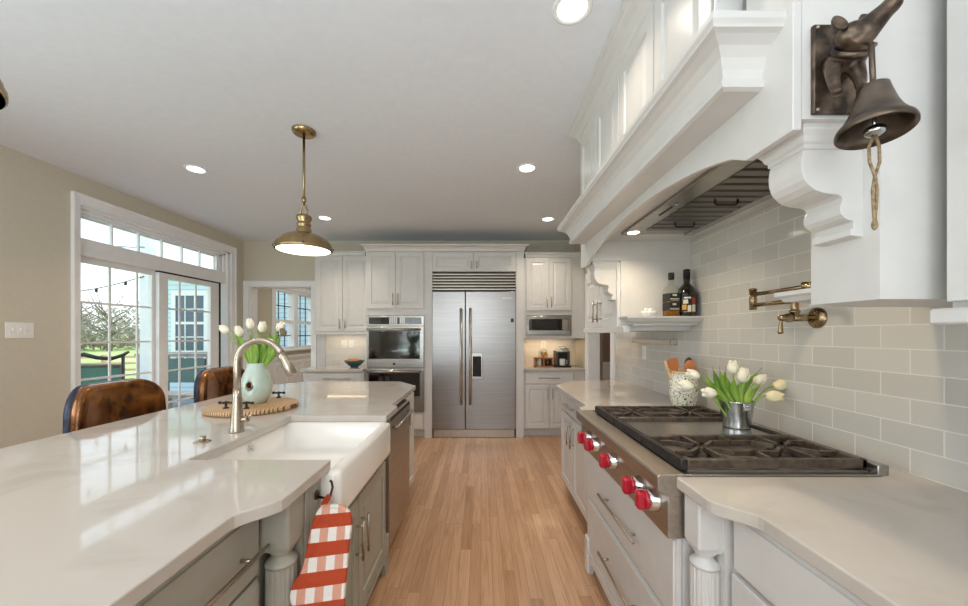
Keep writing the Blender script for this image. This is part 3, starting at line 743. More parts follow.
tw = thing('tall_cabinet', 'tall white cabinet framing the refrigerator and double oven under a crown', 'cabinet', (-.5, 5.05, 0))
tx0, tx1, ox0, ox1 = -1.515, .565, -1.50, -.745
MB().box(tx0, ox0, FP, BYI, 0, 2.45).box(ox1, fx0, FP, BYI, 0, 2.45).box(fx1, tx1, FP, BYI, 0, 2.45).box(ox0, ox1, FP+.005, BYI, 1.61, 2.45).box(ox0, ox1, FP+.005, BYI, .1, .335).box(ox0, ox1, FP+.07, BYI, 0, .1).box(fx0, fx1, FP+.02, BYI, 2.185, 2.45).box(ox0, ox1, FP+.3, BYI, .335, 1.61).build('body', M['cab'], tw)
for a, b2, c2 in ((-1.495, -1.125, -1.155), (-1.12, -.752, -1.085)): fr('y', -1, FP-.015, a, b2, 1.70, 2.44, 'raised', tw, 'door', M['cab'], [(c2, 1.82, .15, True)])
for a, b2, c2 in ((fx0+.005, -.097, -.125), (-.09, fx1-.005, -.06)): fr('y', -1, FP-.015, a, b2, 2.19, 2.44, 'raised', tw, 'door', M['cab'], [(c2, 2.27, .10, True)])
MB().front('y', -1, FP-.015, -1.495, -.752, .11, .325, 'slab').build('drawer', M['cab'], tw)
mb = MB()
def crown(mb, x0, x1, yf, yb, z0, z1, p):
    pr = [(0, z0), (.008, z0+.012), (.012, z0+.03), (p*.45, z0+(z1-z0)*.62), (p*.85, z1-.022), (p, z1-.016), (p, z1)]
    mb.rings([[(x0-o, yf-o, z), (x1+o, yf-o, z), (x1+o, yb, z), (x0-o, yb, z)] for o, z in pr]); return mb
crown(mb, tx0, tx1, FP-.004, BYI, 2.45, 2.54, .06).build('crown', M['cab'], tw)

ov = thing('double_oven', 'stainless steel double wall oven with dark glass doors', 'oven', (-1.12, 4.8, .34))
MB().box(ox0+.004, ox1-.004, FP, FP+.29, .345, 1.605).build('body', M['steel'], ov)
pn = MB().box(ox0+.002, ox1-.002, FP-.022, FP, 1.475, 1.602, .004).build('control_panel', M['steel'], ov)
MB().box(ox0+.03, ox1-.035, FP-.024, FP-.020, 1.495, 1.585).build('display_glass', M['blackgl'], pn)
for i in range(4):
    bt = MB()
    for j in range(4): bt.box(-1.20+i*.027, -1.18+i*.027, FP-.0258, FP-.0238, 1.500+j*.0205, 1.520+j*.0205)
    bt.build('button_column', M['steel'], pn)
for i in range(3):
    bt = MB()
    for j in range(4): bt.box(-1.065+i*.024, -1.048+i*.024, FP-.0258, FP-.0238, 1.500+j*.0205, 1.520+j*.0205)
    bt.build('button_column', M['steel'], pn)
for z0, z1, gz0, gz1 in ((.925, 1.465, 1.04, 1.405), (.345, .905, .55, .855)):
    d = MB().box(ox0+.002, ox1-.002, FP-.03, FP, z0, z1, .005).build('oven_door', M['steel'], ov)
    MB().box(ox0+.028, ox1-.055, FP-.033, FP-.028, gz0, gz1, .003).build('door_glass', M['blackgl'], d)
    MB().tube([(ox0+.02, FP-.075, gz1+.022), (ox1-.045, FP-.075, gz1+.022)], .017, 14).tube([(ox0+.05, FP-.03, gz1+.022), (ox0+.05, FP-.075, gz1+.022)], .01).tube([(ox1-.075, FP-.03, gz1+.022), (ox1-.075, FP-.075, gz1+.022)], .01).build('handle', M['steel'], d)
    if z0 > .9: MB().lathe([(0, .0), (.016, 0), (.016, .003), (0, .003)], (-1.135, FP-.030, .975), 20, Matrix.Rotation(R(90), 3, 'X')).build('badge', M['dark'], d)

# coffee nook to the side of the fridge
nk = thing('nook_cabinet', 'white upper cabinet with microwave niche above the coffee nook', 'cabinet', (.95, 5.05, 1.3))
nx0, nx1 = tx1+.005, RX-.005
NP = 4.83
MB().box(nx0, nx1, NP+.002, BYI, 1.62, 2.38).box(nx0, .597, NP, BYI, 1.31, 1.62).box(1.205, nx1, NP, BYI, 1.31, 1.62).box(.597, 1.205, NP, BYI, 1.31, 1.345).box(.597, 1.205, NP+.3, BYI, 1.345, 1.62).build('body', M['cab'], nk)
for a, b2, c2 in ((.60, .897, .872), (.903, 1.20, .928)): fr('y', -1, NP-.015, a, b2, 1.68, 2.375, 'raised', nk, 'door', M['cab'], [(c2, 1.79, .14, True)])
crown(MB(), nx0+.026, nx1-.03, NP-.004, BYI, 2.38, 2.45, .025).build('crown', M['cab'], nk)
mw = thing('microwave', 'stainless steel microwave set in the niche over the coffee nook', 'microwave', (.9, 4.85, 1.35))
MB().box(.600, 1.202, NP-.01, NP+.29, 1.348, 1.615, .003).build('body', M['steel'], mw)
dm = MB().box(.612, 1.19, NP-.022, NP-.008, 1.36, 1.605, .003).build('door', M['steel'], mw)
MB().box(.635, 1.165, NP-.025, NP-.020, 1.415, 1.565).build('door_glass', M['blackgl'], dm)
MB().box(1.075, 1.16, NP-.0275, NP-.024, 1.42, 1.56).build('keypad', M['steel_d'], dm)
MB().box(.70, 1.02, NP-.0275, NP-.024, 1.435, 1.545).build('window', M['dark'], dm)
nb = thing('base_cabinet', 'white base cabinet with drawer over two doors below the coffee nook', 'cabinet', (.95, 5.05, 0))
MB().box(nx0, nx1, NP, BYI, .1, CU-.001).box(nx0, nx1, NP+.06, BYI, 0, .1).build('body', M['cab'], nb)
fr('y', -1, NP-.018, .585, 1.235, .70, .862, 'slab', nb, 'drawer', M['cab'], [(.90, .785, .28, False)])
fr('y', -1, NP-.018, .585, .908, .115, .69, 'raised', nb, 'door', M['cab'], [(.88, .58, .15, True)])
fr('y', -1, NP-.018, .913, 1.235, .115, .69, 'raised', nb, 'door', M['cab'], [(.942, .58, .15, True)])
tag(MB().box(nx0, nx1, NP-.035, BYI, CU, CT, .003).build('worktop', M['quartz']), 'quartz worktop under the coffee maker in the nook', 'countertop')
struct('trim_nook_backsplash', MB().box(nx0, nx1, BY-.006, BY+.001, CT, 1.36), M['tile2'])
light('nook_strip', 'AREA', (.92, 5.15, 1.305), (0, 0, 0), 1.6, (1, .76, .48), .55, .05)

# cabinets on the other side of the ovens
lx0, lx1 = -2.39, tx0-.004
UF = 5.0
lu = thing('upper_cabinet', 'white two-door upper cabinet beside the double oven', 'cabinet', (-1.95, 5.17, 1.38))
MB().box(lx0+.10, lx1, UF+.003, BYI, 1.39, 2.44).build('body', M['cab'], lu)
for a, b2, c2 in ((-2.265, -1.905, -1.935), (-1.90, lx1-.005, -1.862)): fr('y', -1, UF-.016, a, b2, 1.405, 2.435, 'raised', lu, 'door', M['cab'], [(c2, 1.51, .14, True)])
crown(MB(), lx0+.10, lx1-.088, UF-.004, BYI, 2.44, 2.505, .03).build('crown', M['cab'], lu)
MB().box(lx0+.095, lx1, UF-.01, UF+.015, 1.36, 1.395, .004).build('light_rail', M['cab'], lu)
lb = thing('base_cabinet', 'white base cabinet with drawer beside the double oven', 'cabinet', (-1.95, 5.0, 0))
MB().box(lx0+.08, lx1, 4.72, BYI, .1, CU-.001).box(lx0+.08, lx1, 4.78, BYI, 0, .1).build('body', M['cab'], lb)
fr('y', -1, 4.70, lx0+.09, lx1-.01, .70, .862, 'slab', lb, 'drawer', M['cab'], [(-1.86, .79, .35, False)])
fr('y', -1, 4.70, lx0+.09, -1.955, .115, .69, 'raised', lb, 'door', M['cab'])
fr('y', -1, 4.70, -1.95, lx1-.01, .115, .69, 'raised', lb, 'door', M['cab'])
tag(MB().box(lx0+.06, lx1, 4.67, BYI, CU, CT, .003).build('worktop', M['quartz']), 'quartz worktop under the fruit bowl by the oven', 'countertop')
struct('trim_side_filler', MB().box(-2.41, -2.285, BY-.02, BY+.001, 0, 1.39), M['cab'])
struct('trim_side_backsplash', MB().box(-2.29, lx1, BY-.006, BY+.001, CT, 1.40), M['tile2'])
light('under_cabinet_strip', 'AREA', (-1.93, 5.2, 1.355), (0, 0, 0), .7, (1, .78, .55), .55, .05)
def plate(name, label, cat, p, ax, sg, w, h, kinds, group=None):
    """wall plate with outlets or switches on plane ax at p"""
    t = thing(name, label, cat, p, group)
    x, y, z = p
    def bx(mb, u0, u1, v0, v1, w0, w1, bev=0):
        a, b2 = sorted((w0*sg, w1*sg))
        if ax == 'x': mb.box(x+a, x+b2, y+u0, y+u1, z+v0, z+v1, bev)
        else: mb.box(x+u0, x+u1, y+a, y+b2, z+v0, z+v1, bev)
        return mb
    bx(MB(), -w/2, w/2, -h/2, h/2, 0, .006, .002).build('plate', M['plastic'], t)
    n = len(kinds)
    for i, k in enumerate(kinds):
        u = (i-(n-1)/2)*.046
        o = bx(MB(), u-.016, u+.016, -.033, .033, .005, .0075, .001).build('outlet_insert' if k == 'o' else 'rocker', M['plastic'], t)
        mb = MB()
        if k == 'o':
            for v in (-.018, .018): bx(mb, u-.007, u-.004, v-.005, v+.005, .0072, .0079); bx(mb, u+.004, u+.007, v-.005, v+.005, .0072, .0079)
            mb.build('slots', M['dark'], o)
        elif k == 't': bx(mb, u-.005, u+.005, -.008, .012, .007, .018, .002).build('toggle', M['plastic'], o)
        else: bx(mb, u-.014, u+.014, -.001, .001, .0073, .008).build('rocker_line', M['nickel'], o)
plate('wall_outlet', 'white outlet on the tiles beside the oven, nearer the opening', 'outlet', (-2.01, BY-.006, 1.215), 'y', -1, .075, .118, 'o')
plate('wall_switch', 'white rocker switch plate on the tiles, next to the oven', 'light switch', (-1.905, BY-.006, 1.215), 'y', -1, .075, .118, 'r')
plate('wall_outlet', 'white outlet on the tiled wall under the bottle ledge', 'outlet', (RX-.006, 3.06, 1.207), 'x', -1, .075, .118, 'o')
plate('switch_plate', 'white three-gang switch plate on the beige wall by the glass door', 'light switch', (LX, 2.745, 1.392), 'x', 1, .170, .118, 'ttr')

# ------------------------------------------------------------------ island
IX = -.612
pts = [(-1.90, .15), (IX, .15), (IX, .86)] + arc_s((IX, .88), (-.537, 1.0)) + [(-.535, 1.02), (-.535, 1.295), (-1.045, 1.295), (-1.045, 1.995), (-.52, 1.995), (-.52, 2.264), (-.574, 2.325), (-.571, 3.17), (-.765, 3.45), (-1.66, 3.45), (-1.86, 3.2)]
it = MB().prism(pts, lambda u, v, w: (u, v, w), CU, CT).build('island_worktop', M['quartz'], bevel=.004)
tag(it, 'white quartz island worktop with farmhouse sink cut-out', 'countertop')

ic = thing('island_cabinet', 'greige island cabinet with drawers and fluted corner post', 'cabinet', (-1.1, .7, 0))
MB().box(-1.5, -.655, .25, 1.28, .10, CU-.001).box(-1.45, -.72, .3, 1.28, 0, .1).box(-.655, -.566, 1.146, 1.29, .1, CU-.001).build('body', M['island'], ic)
MB().front('x', 1, -.560, 1.16, 1.28, .13, CU-.012, 'bead', .02, .01).build('end_panel', M['island'], ic)
post('corner_post', ic, M['island'], -.604, 1.098, CU-.001, .09)
for z0, z1 in ((.672, .866), (.395, .662), (.115, .385)):
    fr('x', 1, -.632, .42, 1.045, z0, z1, 'slab', ic, 'drawer', M['island'], [(.775, (z0+z1)/2-.005, .50, False)])
sb = thing('sink_cabinet', 'greige sink base cabinet with two doors below the farmhouse sink', 'cabinet', (-.9, 1.7, 0))
MB().box(-1.5, -.56, 1.305, 2.105, .10, .69).box(-1.45, -.62, 1.305, 2.1, 0, .1).build('body', M['island'], sb)
for a, b2, c2 in ((1.325, 1.595, 1.565), (1.602, 2.05, 1.635)):
    fr('x', 1, -.538, a, b2, .125, .645, 'raised', sb, 'door', M['island'], [(c2, .472, .17, True)])
pl = MB()
pl.prism([(1.305, 0), (1.36, 0), (1.37, .04), (1.385, .05), (1.39, .075), (1.43, .092), (1.98, .092), (2.02, .075), (2.025, .05), (2.04, .04), (2.05, 0), (2.105, 0), (2.105, .12), (1.305, .12)], lambda u, v, w: (w, u, v), -.56, -.536)
pl.box(-.56, -.534, 2.06, 2.11, 0, .21, .004)
pl.build('plinth', M['island'], sb)

sk = thing('farmhouse_sink', 'white apron-front farmhouse sink set into the island', 'sink', (-.77, 1.645, .70))
def rr(x0, x1, y0, y1, r, z, n=6):
    out = []
    for cx, cy, a0 in ((x1-r, y0+r, -90), (x1-r, y1-r, 0), (x0+r, y1-r, 90), (x0+r, y0+r, 180)):
        for k in range(n+1):
            a = R(a0+90*k/n); out.append((cx+r*math.cos(a), cy+r*math.sin(a), z))
    return out
X0, X1, Y0, Y1 = -1.10, -.497, 1.272, 2.018
lo = [rr(X0, X1, Y0, Y1, .03, .712), rr(X0-.0, X1, Y0, Y1, .03, .722), rr(X0, X1, Y0, Y1, .03, .862), rr(X0+.004, X1-.004, Y0+.004, Y1-.004, .03, .872), rr(X0+.014, X1-.014, Y0+.014, Y1-.014, .025, .878),
      rr(X0+.03, X1-.035, Y0+.02, Y1-.022, .025, .878), rr(X0+.04, X1-.048, Y0+.03, Y1-.032, .03, .87), rr(X0+.05, X1-.056, Y0+.04, Y1-.042, .05, .76), rr(X0+.07, X1-.08, Y0+.06, Y1-.062, .06, .735), rr(X0+.2, X1-.2, Y0+.2, Y1-.2, .06, .731)]
MB().rings(lo, smooth=True).build('basin', M['sink'], sk)
MB().lathe([(0, .736), (.045, .736), (.05, .7335), (.05, .73)], (-.80, 1.645, 0), 28).build('drain', M['chrome'], sk)
MB().lathe([(.018, 0), (.018, .004), (.011, .004), (.011, .003), (0, .003)], (-1.0515, 1.66, .842), 24, Matrix.Rotation(R(90), 3, 'Y')).build('overflow', M['chrome'], sk)

dw = thing('dishwasher', 'stainless steel dishwasher built into the island beside the sink', 'dishwasher', (-.8, 2.43, 0))
MB().box(-1.15, -.56, 2.125, 2.715, .10, CU-.002).box(-1.1, -.60, 2.13, 2.71, 0, .1).build('body', M['dark'], dw)
d = MB().box(-.56, -.534, 2.128, 2.712, .105, .868, .004).build('door', M['steel_d'], dw)
MB().tube([(-.506, 2.16, .80), (-.506, 2.68, .80)], .011, 12).tube([(-.534, 2.2, .80), (-.506, 2.2, .80)], .008).tube([(-.534, 2.64, .80), (-.506, 2.64, .80)], .008).build('handle', M['steel'], d)
MB().box(-.5345, -.532, 2.14, 2.70, .845, .866).build('control_strip', M['black'], d)
ec = thing('end_cabinet', 'narrow white cabinet at the far end of the island past the dishwasher', 'cabinet', (-.9, 2.95, 0))
MB().box(-1.5, -.60, 2.72, 3.14, .10, CU-.001).box(-1.45, -.66, 2.72, 3.12, 0, .1).prism([(-1.5, 3.14), (-.6, 3.14), (-.79, 3.40), (-1.5, 3.40)], lambda u, v, w: (u, v, w), .1, CU-.001).build('body', M['cab'], ec)
fr('x', 1, -.578, 2.735, 3.13, .115, .866, 'raised', ec, 'door', M['cab'], [(2.80, .75, .18, True)])

# faucet, air switch
fc2 = (-1.118, 1.664)
fa = thing('faucet', 'brushed nickel gooseneck pull-down faucet behind the sink', 'faucet', (fc2[0], fc2[1], CT))
x, y = fc2
MB().lathe([(0, CT), (.030, CT), (.030, CT+.006), (.0275, CT+.02), (.024, CT+.08), (.0205, CT+.12), (.018, CT+.16), (.016, CT+.20)], (x, y, 0), 28).build('base', M['faucet'], fa)
gp = [(x, y, CT+.10), (x, y, 1.20)]
for k in range(0, 15):
    a = PI - k*R(158)/14; gp.append((x+.106+.106*math.cos(a), y, 1.228+.106*math.sin(a)))
sp = MB().tube(gp, .0155, 16).build('spout', M['faucet'], fa)
e1 = Vector(gp[-1]); dr2 = (Vector(gp[-1])-Vector(gp[-2])).normalized()
MB().tube([e1-dr2*.01, e1+dr2*.015, e1+dr2*.055, e1+dr2*.10, e1+dr2*.104], [.017, .0175, .021, .0235, .019], 18).build('spray_head', M['faucet'], fa)
MB().box(e1.x+.012, e1.x+.026, y-.008, y+.008, e1.z-.05, e1.z-.02, .003).build('spray_button', M['black'], fa)
MB().tube([(x+.018, y, CT+.055), (x+.05, y, CT+.058)], .013, 14).tube([(x+.045, y, CT+.058), (x+.062, y, CT+.075), (x+.068, y-.002, CT+.085)], [.009, .007, .006], 10).build('lever', M['faucet'], fa)
ai = thing('air_switch', 'small round nickel push button on the worktop behind the sink', 'button', (-1.155, 1.505, CT))
MB().lathe([(0, CT), (.031, CT), (.031, CT+.003), (.027, CT+.005), (.012, CT+.006)], (-1.155, 1.505, 0), 28).build('flange', M['faucet'], ai)
MB().lathe([(.013, CT+.004), (.013, CT+.022), (.0115, CT+.024), (.0, CT+.024)], (-1.155, 1.505, 0), 24).build('button', M['faucet'], ai)

# serving board with iron handles, jug of tulips
bc = (-1.372, 2.185)
bd = thing('serving_board', 'round striped wooden serving board with iron handles on the island', 'serving board', (bc[0], bc[1], CT))
MB().lathe([(0, CT+.002), (.238, CT+.002), (.245, CT+.006), (.245, CT+.026), (.240, CT+.030), (0, CT+.030)], (bc[0], bc[1], 0), 64).build('board', M['board'], bd)
for hx, hy, rz in ((-1.437, 2.045, 0), (-1.318, 2.04, 0), (-1.335, 2.395, 0)):
    h = MB(); z = CT+.03
    h.lathe([(.016, z), (.016, z+.004), (.007, z+.008), (.006, z+.03), (.009, z+.034), (.006, z+.04), (0, z+.042)], (hx, hy, 0), 14)
    h.tube([(hx-.032, hy, z+.032), (hx+.032, hy, z+.032)], .0055, 8).ball((hx-.034, hy, z+.032), .009, 10, 6).ball((hx+.034, hy, z+.032), .009, 10, 6)
    h.tube([(hx, hy-.022, z+.032), (hx, hy+.022, z+.032)], .005, 8)
    h.build('handle', M['iron'], bd)
vx, vy, vz = -1.375, 2.22, CT+.030
prof = [(0, 0), (.052, 0), (.058, .004), (.078, .045), (.088, .09), (.086, .125), (.072, .165), (.056, .20), (.048, .225), (.046, .24), (.042, .243), (.040, .24), (.043, .22), (.05, .20), (.05, .19), (0, .185)]
va = MB().lathe([(r, z+vz) for r, z in prof], (vx, vy, 0), 48).build('jug', M['celadon'])
ct = MB().lathe([(0, -.2), (.020, -.2), (.020, .2), (0, .2)], (vx-.85*.034, vy-.527*.034, vz+.10), 24, Matrix.Rotation(R(32), 3, 'Z') @ Matrix.Rotation(R(90), 3, 'X')).build('cut', None)
ct.scale = (1, 1, 1.4)
bo = va.modifiers.new('hole', 'BOOLEAN'); bo.operation = 'DIFFERENCE'; bo.object = ct; bo.solver = 'EXACT'
bpy.context.view_layer.update(); bake(va); bpy.data.objects.remove(ct, do_unlink=True)
for p in va.data.polygons: p.use_smooth = True
va.data.materials.clear(); va.data.materials.append(M['celadon'])
tag(va, 'pale green glazed jug with pierced handle hole on the serving board', 'vase')

def tulip(root, head, label, group, s=1.0, leaf=None, mats=('petal',), bend=.03, kind='tulip', leaf2=None):
    """one cut flower: stem from root to head, bloom, blade leaves"""
    root, head = Vector(root), Vector(head)
    t = thing('tulip', label, 'flower', root, group)
    mid = root.lerp(head, .55) + Vector((0, 0, bend))
    pts = []
    for k in range(9):
        q = k/8; pts.append(root*(1-q)**2 + mid*2*q*(1-q) + head*q*q)
    MB().tube(pts, .0032*s, 8).build('stem', M['stem'], t)
    ax = (pts[-1]-pts[-2]).normalized()
    mx = ax.to_track_quat('Z', 'Y').to_matrix()
    bl = MB()
    pr = [(0, -.002), (.012, .002), (.019, .012), (.0215, .024), (.020, .036), (.0155, .047), (.009, .053), (.007, .046), (0, .03)]
    bl.lathe([(r*s, z*s) for r, z in pr], head, 24, mx, fr=lambda a, z: 1+.07*math.cos(3*a)+.05*math.cos(6*a+z*60))
    for k in range(3):
        a = k*2*PI/3+.4
        tip = mx @ Vector((.010*s*math.cos(a), .010*s*math.sin(a), .046*s)); bl.ball(head+tip, (.0085*s, .0085*s, .014*s), 10, 6, mx)
    bl.build('bloom', M[mats[0]], t)
    for lf in (leaf or []):
        b0, tip, wd = Vector(lf[0]), Vector(lf[1]), lf[2]
        d = (tip-b0)*1.16; side = d.cross(Vector((.15, 1, .1))).normalized(); nrm = side.cross(d).normalized()
        loops = []
        for k in range(10):
            q = k/9; c = b0+d*q+nrm*(.03*math.sin(q*PI)) - Vector((0, 0, .02*q*q)); w2 = wd*(math.sin(min(1, q*1.0+.12)*PI)**.8*.5+.02*(1-q)) if q < .98 else .001
            th = .0012; cup = nrm*w2*.35
            loops.append([c-side*w2+cup+nrm*th, c+nrm*th, c+side*w2+cup+nrm*th, c+side*w2+cup-nrm*th, c-nrm*th, c-side*w2+cup-nrm*th])
        MB().rings(loops, smooth=True).build('leaf', M['leaf'], t)
    return t
vt = Vector((vx, vy, vz+.20))
def vroot(a): return (vx+.022*math.cos(a), vy+.022*math.sin(a), vz+.20)
heads = [((227, 333), 'white tulip leaning out of the jug toward the glass door', 3.4), ((241, 336), 'white tulip low over the faucet arch in the jug', 3.9), ((251, 329), 'tallest white tulip standing upright in the jug', 1.6), ((262, 332), 'white tulip beside the tallest one in the jug', .9), ((278, 331), 'white tulip leaning toward the sink side of the jug', 0)]
for i, ((px, py), lb2, a) in enumerate(heads):
    yy = vy+(.03, -.02, .02, -.01, .02)[i]
    h = at(px, py, yy)
    r0 = vroot(a); lv = []
    tp = [(229, 330), (246, 333), (254, 331), (266, 331), (273, 330)][i]
    lv.append((r0, at(tp[0]+2, tp[1], vy-.045), .050)); 
    if i in (1, 3, 2, 4): lv.append((r0, at(tp[0]+5, tp[1]+5, vy-.06), .046))
    tulip(r0, h, lb2, 'tulips in the jug', 1.1, lv, ('petal',))
wl2 = thing('wilted_tulip', 'brown wilted bloom drooping among the tulips of the jug', 'flower', vt)
h = at(283.5, 333, vy); MB().tube([vroot(.2), vt.lerp(h, .6)+Vector((.02, 0, .02)), h], .003, 8).build('stem', M['stem'], wl2)
MB().ball(h, (.020, .012, .022), 14, 8, Matrix.Rotation(.6, 3, 'Y')).ball(h+Vector((-.012, 0, .016)), (.012, .009, .014), 10, 6).build('bloom', M['wilt'], wl2)

# ------------------------------------------------------------------ stools
def pillow(mb, W, H, r, t, curve, n=10, zc=0, x0=0, taper=0):
    """rounded rectangular pad in the y-z plane, bulging to +x"""
    out = []
    for cy, cz, a0 in ((W/2-r, H/2-r, 0), (-(W/2-r), H/2-r, 90), (-(W/2-r), -(H/2-r), 180), (W/2-r, -(H/2-r), 270)):
        for k in range(n+1):
            a = R(a0+90*k/n); out.append((cy+r*math.cos(a), cz+r*math.sin(a)))
    def pt(s, x):
        res = []
        for yy, zz in out:
            yy2 = yy*s*(1-taper*(zz/H)); zz2 = zz*s
            res.append((x0+x+curve*(yy2/(W/2))**2, yy2, zc+zz2))
        return res
    return mb.rings([pt(.94, -t/2), pt(.985, -t*.36), pt(1, -t*.1), pt(1, t*.1), pt(.985, t*.34), pt(.95, t*.47), pt(.8, t*.56), pt(.5, t*.62), pt(.2, t*.64)], smooth=True)
def stool():
    t = thing('counter_stool', 'copper brown leather counter stool pulled up by the switch plate end', 'stool', (0, 0, 0), 'leather stools along the island')
    bk = pillow(MB(), .60, .44, .15, .07, .075, 10, .85, -.215, .10).build('backrest', M['leather'], t)
    pillow(MB(), .604, .445, .153, .05, .075, 10, .85, -.252, .10).build('back_shell', M['navy'], bk)
    st = MB(); lo = [rr(-.22, .24, -.25, .25, .09, z) for z in (.575,)]
    lo = [rr(-.21, .23, -.24, .24, .08, .575), rr(-.22, .24, -.25, .25, .09, .59), rr(-.22, .24, -.25, .25, .09, .645), rr(-.21, .23, -.24, .24, .09, .665), rr(-.14, .16, -.17, .17, .09, .675)]
    st.rings(lo, smooth=True).build('seat', M['leather'], t)
    MB().box(-.2, .22, -.23, .23, .545, .576, .005).build('seat_frame', M['wooddark'], t)
    for sx, sy in ((-1, -1), (-1, 1), (1, -1), (1, 1)):
        MB().tube([(.01+sx*.18, sy*.2, .56), (.01+sx*.23, sy*.235, 0)], [.024, .016], 12).build('leg', M['wooddark'], t)
    MB().tube([(.2, -.215, .22), (.2, .215, .22)], .011, 10).build('footrest', M['nickel'], t)
    return t
s0 = stool(); s1 = dup(s0)
s0.location = (-2.06, 2.25, 0); s0.rotation_euler = (0, 0, R(4))
s1.location = (-2.06, 3.15, 0); s1['label'] = 'copper brown leather counter stool partly hidden behind the faucet and jug'

# ------------------------------------------------------------------ lamps
def recessed(x, y, label, e=6):
    t = thing('recessed_light', label, 'ceiling light', (x, y, CH), 'recessed ceiling lights')
    MB().lathe([(.084, CH-.0005), (.084, CH-.003), (.076, CH-.006), (.062, CH-.004), (.062, CH-.0005)], (x, y, 0), 40).build('ring', M['trim'], t)
    MB().lathe([(0, CH-.003), (.062, CH-.003), (.062, CH-.001), (0, CH-.001)], (x, y, 0), 40).build('lens', M['canlight'], t)
    o = light('can_light', 'AREA', (x, y, CH-.012), (0, 0, 0), e, (1, .85, .69), .12); o.data.spread = R(115)
    o.parent = t; o.matrix_parent_inverse = wmx(t).inverted()
recessed(.385, 1.534, 'round recessed ceiling light beside the crown of the hood cabinets', 2.2)
recessed(.381, 3.01, 'round recessed ceiling light above the aisle, between the pendant and the hood')
recessed(.80, 4.34, 'round recessed ceiling light before the coffee nook cabinet')
recessed(-2.38, 3.03, 'round recessed ceiling light near the glass door transom')
recessed(-1.85, 4.30, 'round recessed ceiling light just behind the pendant lamp')
for x, y in ((-.3, -.5), (.39, -1.8), (-2.38, .4)):
    o = light('unseen_room_fill', 'AREA', (x, y, CH-.012), (0, 0, 0), 6, (1, .85, .69), .12)  # unseen lights without fixtures, added to fill the room

def pendant(x, y, label):
    t = thing('pendant_light', label, 'pendant lamp', (x, y, CH), 'brass pendants over the island')
    c = (x, y, 0)
    MB().lathe([(0, CH-.028), (.055, CH-.028), (.068, CH-.022), (.076, CH-.008), (.076, CH-.0005)], c, 40).build('canopy', M['brass'], t)
    MB().tube([(x, y, CH-.02), (x, y, 2.235)], .0085, 12).lathe([(.012, 2.29), (.015, 2.285), (.015, 2.262), (.012, 2.257)], c, 16).build('stem', M['brass'], t)
    sh = MB()
    pr = [(.178, 1.930), (.182, 1.934), (.182, 1.948), (.176, 1.952)]
    for k in range(9):
        a = R(8+k*8.2); pr.append((.174*math.cos(a)**1.1+.004, 1.955+.098*math.sin(a)**1.15))
    pr += [(.050, 2.058), (.046, 2.066), (.047, 2.074), (.042, 2.08), (.041, 2.094), (.045, 2.098), (.045, 2.106), (.040, 2.112), (.040, 2.124), (.050, 2.142), (.050, 2.156), (.044, 2.164), (.02, 2.168)]
    inner = [(max(0, r-.006), z-.004) for r, z in reversed(pr[3:14])]
    sh.lathe(pr + [(.02, 2.15), (.03, 2.06)] + inner + [(.172, 1.934), (.178, 1.930)], c, 48)
    so = sh.build('shade', M['brass'], t)
    MB().tube([(x-.02, y, 2.16), (x-.022, y, 2.20), (x-.012, y, 2.232), (x, y, 2.24), (x+.012, y, 2.232), (x+.022, y, 2.20), (x+.02, y, 2.16)], .006, 10).build('yoke', M['brass'], t)
    for k in range(4):
        a = R(25+90*k); MB().ball((x+.181*math.cos(a), y+.181*math.sin(a), 1.948), .009, 10, 8).build('thumb_screw', M['bronze'], so)
    MB().lathe([(.170, 1.944), (.1755, 1.934), (.165, 1.928), (.12, 1.921), (.06, 1.917), (0, 1.916)], c, 40).build('diffuser', M['bulb'], t)
    o = light('pendant_glow', 'POINT', (x, y, 1.87), (0, 0, 0), 2.5, (1, .86, .64), .12); o.parent = t; o.matrix_parent_inverse = wmx(t).inverted()
pendant(-1.20, 2.46, 'brass dome pendant lamp hanging whole in view over the island')
pendant(-1.28, .754, 'brass dome pendant lamp mostly cut off by the frame edge')

# ------------------------------------------------------------------ bell on the hood column
PY = NY0-.0005
bl = thing('dinner_bell', 'aged bronze dinner bell with animal figure on the white hood column', 'bell', (.80, PY, 1.85))
MB().box(.742, .857, PY-.010, PY, 1.853, 2.052, .003).build('back_plate', M['bronze'], bl)
sc = MB()
for px_, pz in ((.75, 2.044), (.849, 2.044), (.75, 1.861), (.849, 1.861)): sc.ball((px_, PY-.010, pz), .004, 10, 6)
sc.build('screw', M['nickel'], bl)
fb = MB()
def fp(px, py, y): return at(px, py, y)
fb.ball(fp(842, 64, .795), (.038, .030, .031), 20, 14).ball(fp(849, 57, .778), (.034, .026, .030), 20, 14)
fb.tube([fp(839, 68, .808), fp(846, 60, .785), fp(853, 47, .766), fp(856, 38, .752), fp(866, 30, .742), fp(876, 20, .731), fp(886, 10, .722), fp(893, 3.5, .716)], [.026, .034, .031, .030, .026, .0205, .0165, .0165], 20)
fb.ball(fp(852, 36, .752), (.030, .026, .026), 18, 12).ball(fp(893, 4, .714), (.0155, .014, .014), 16, 10)
fb.tube([fp(833, 68, .775), fp(833, 79, .766), fp(835, 87, .758), fp(839, 92, .748)], [.016, .0115, .0095, .009], 14).ball(fp(838, 92, .752), (.013, .011, .008), 12, 8)
fb.tube([fp(855, 66, .772), fp(860, 78, .762), fp(861, 86, .755), fp(864, 90.5, .745)], [.016, .0115, .0095, .009], 14).ball(fp(863, 90.5, .749), (.013, .011, .008), 12, 8)
fi = fb.build('figure', M['bronze'], bl)
rm = fi.modifiers.new('r', 'REMESH'); rm.mode = 'VOXEL'; rm.voxel_size = .0028; rm.use_smooth_shade = True
smm = fi.modifiers.new('s', 'SMOOTH'); smm.factor = .5; smm.iterations = 5
bpy.context.view_layer.update(); bake(fi)
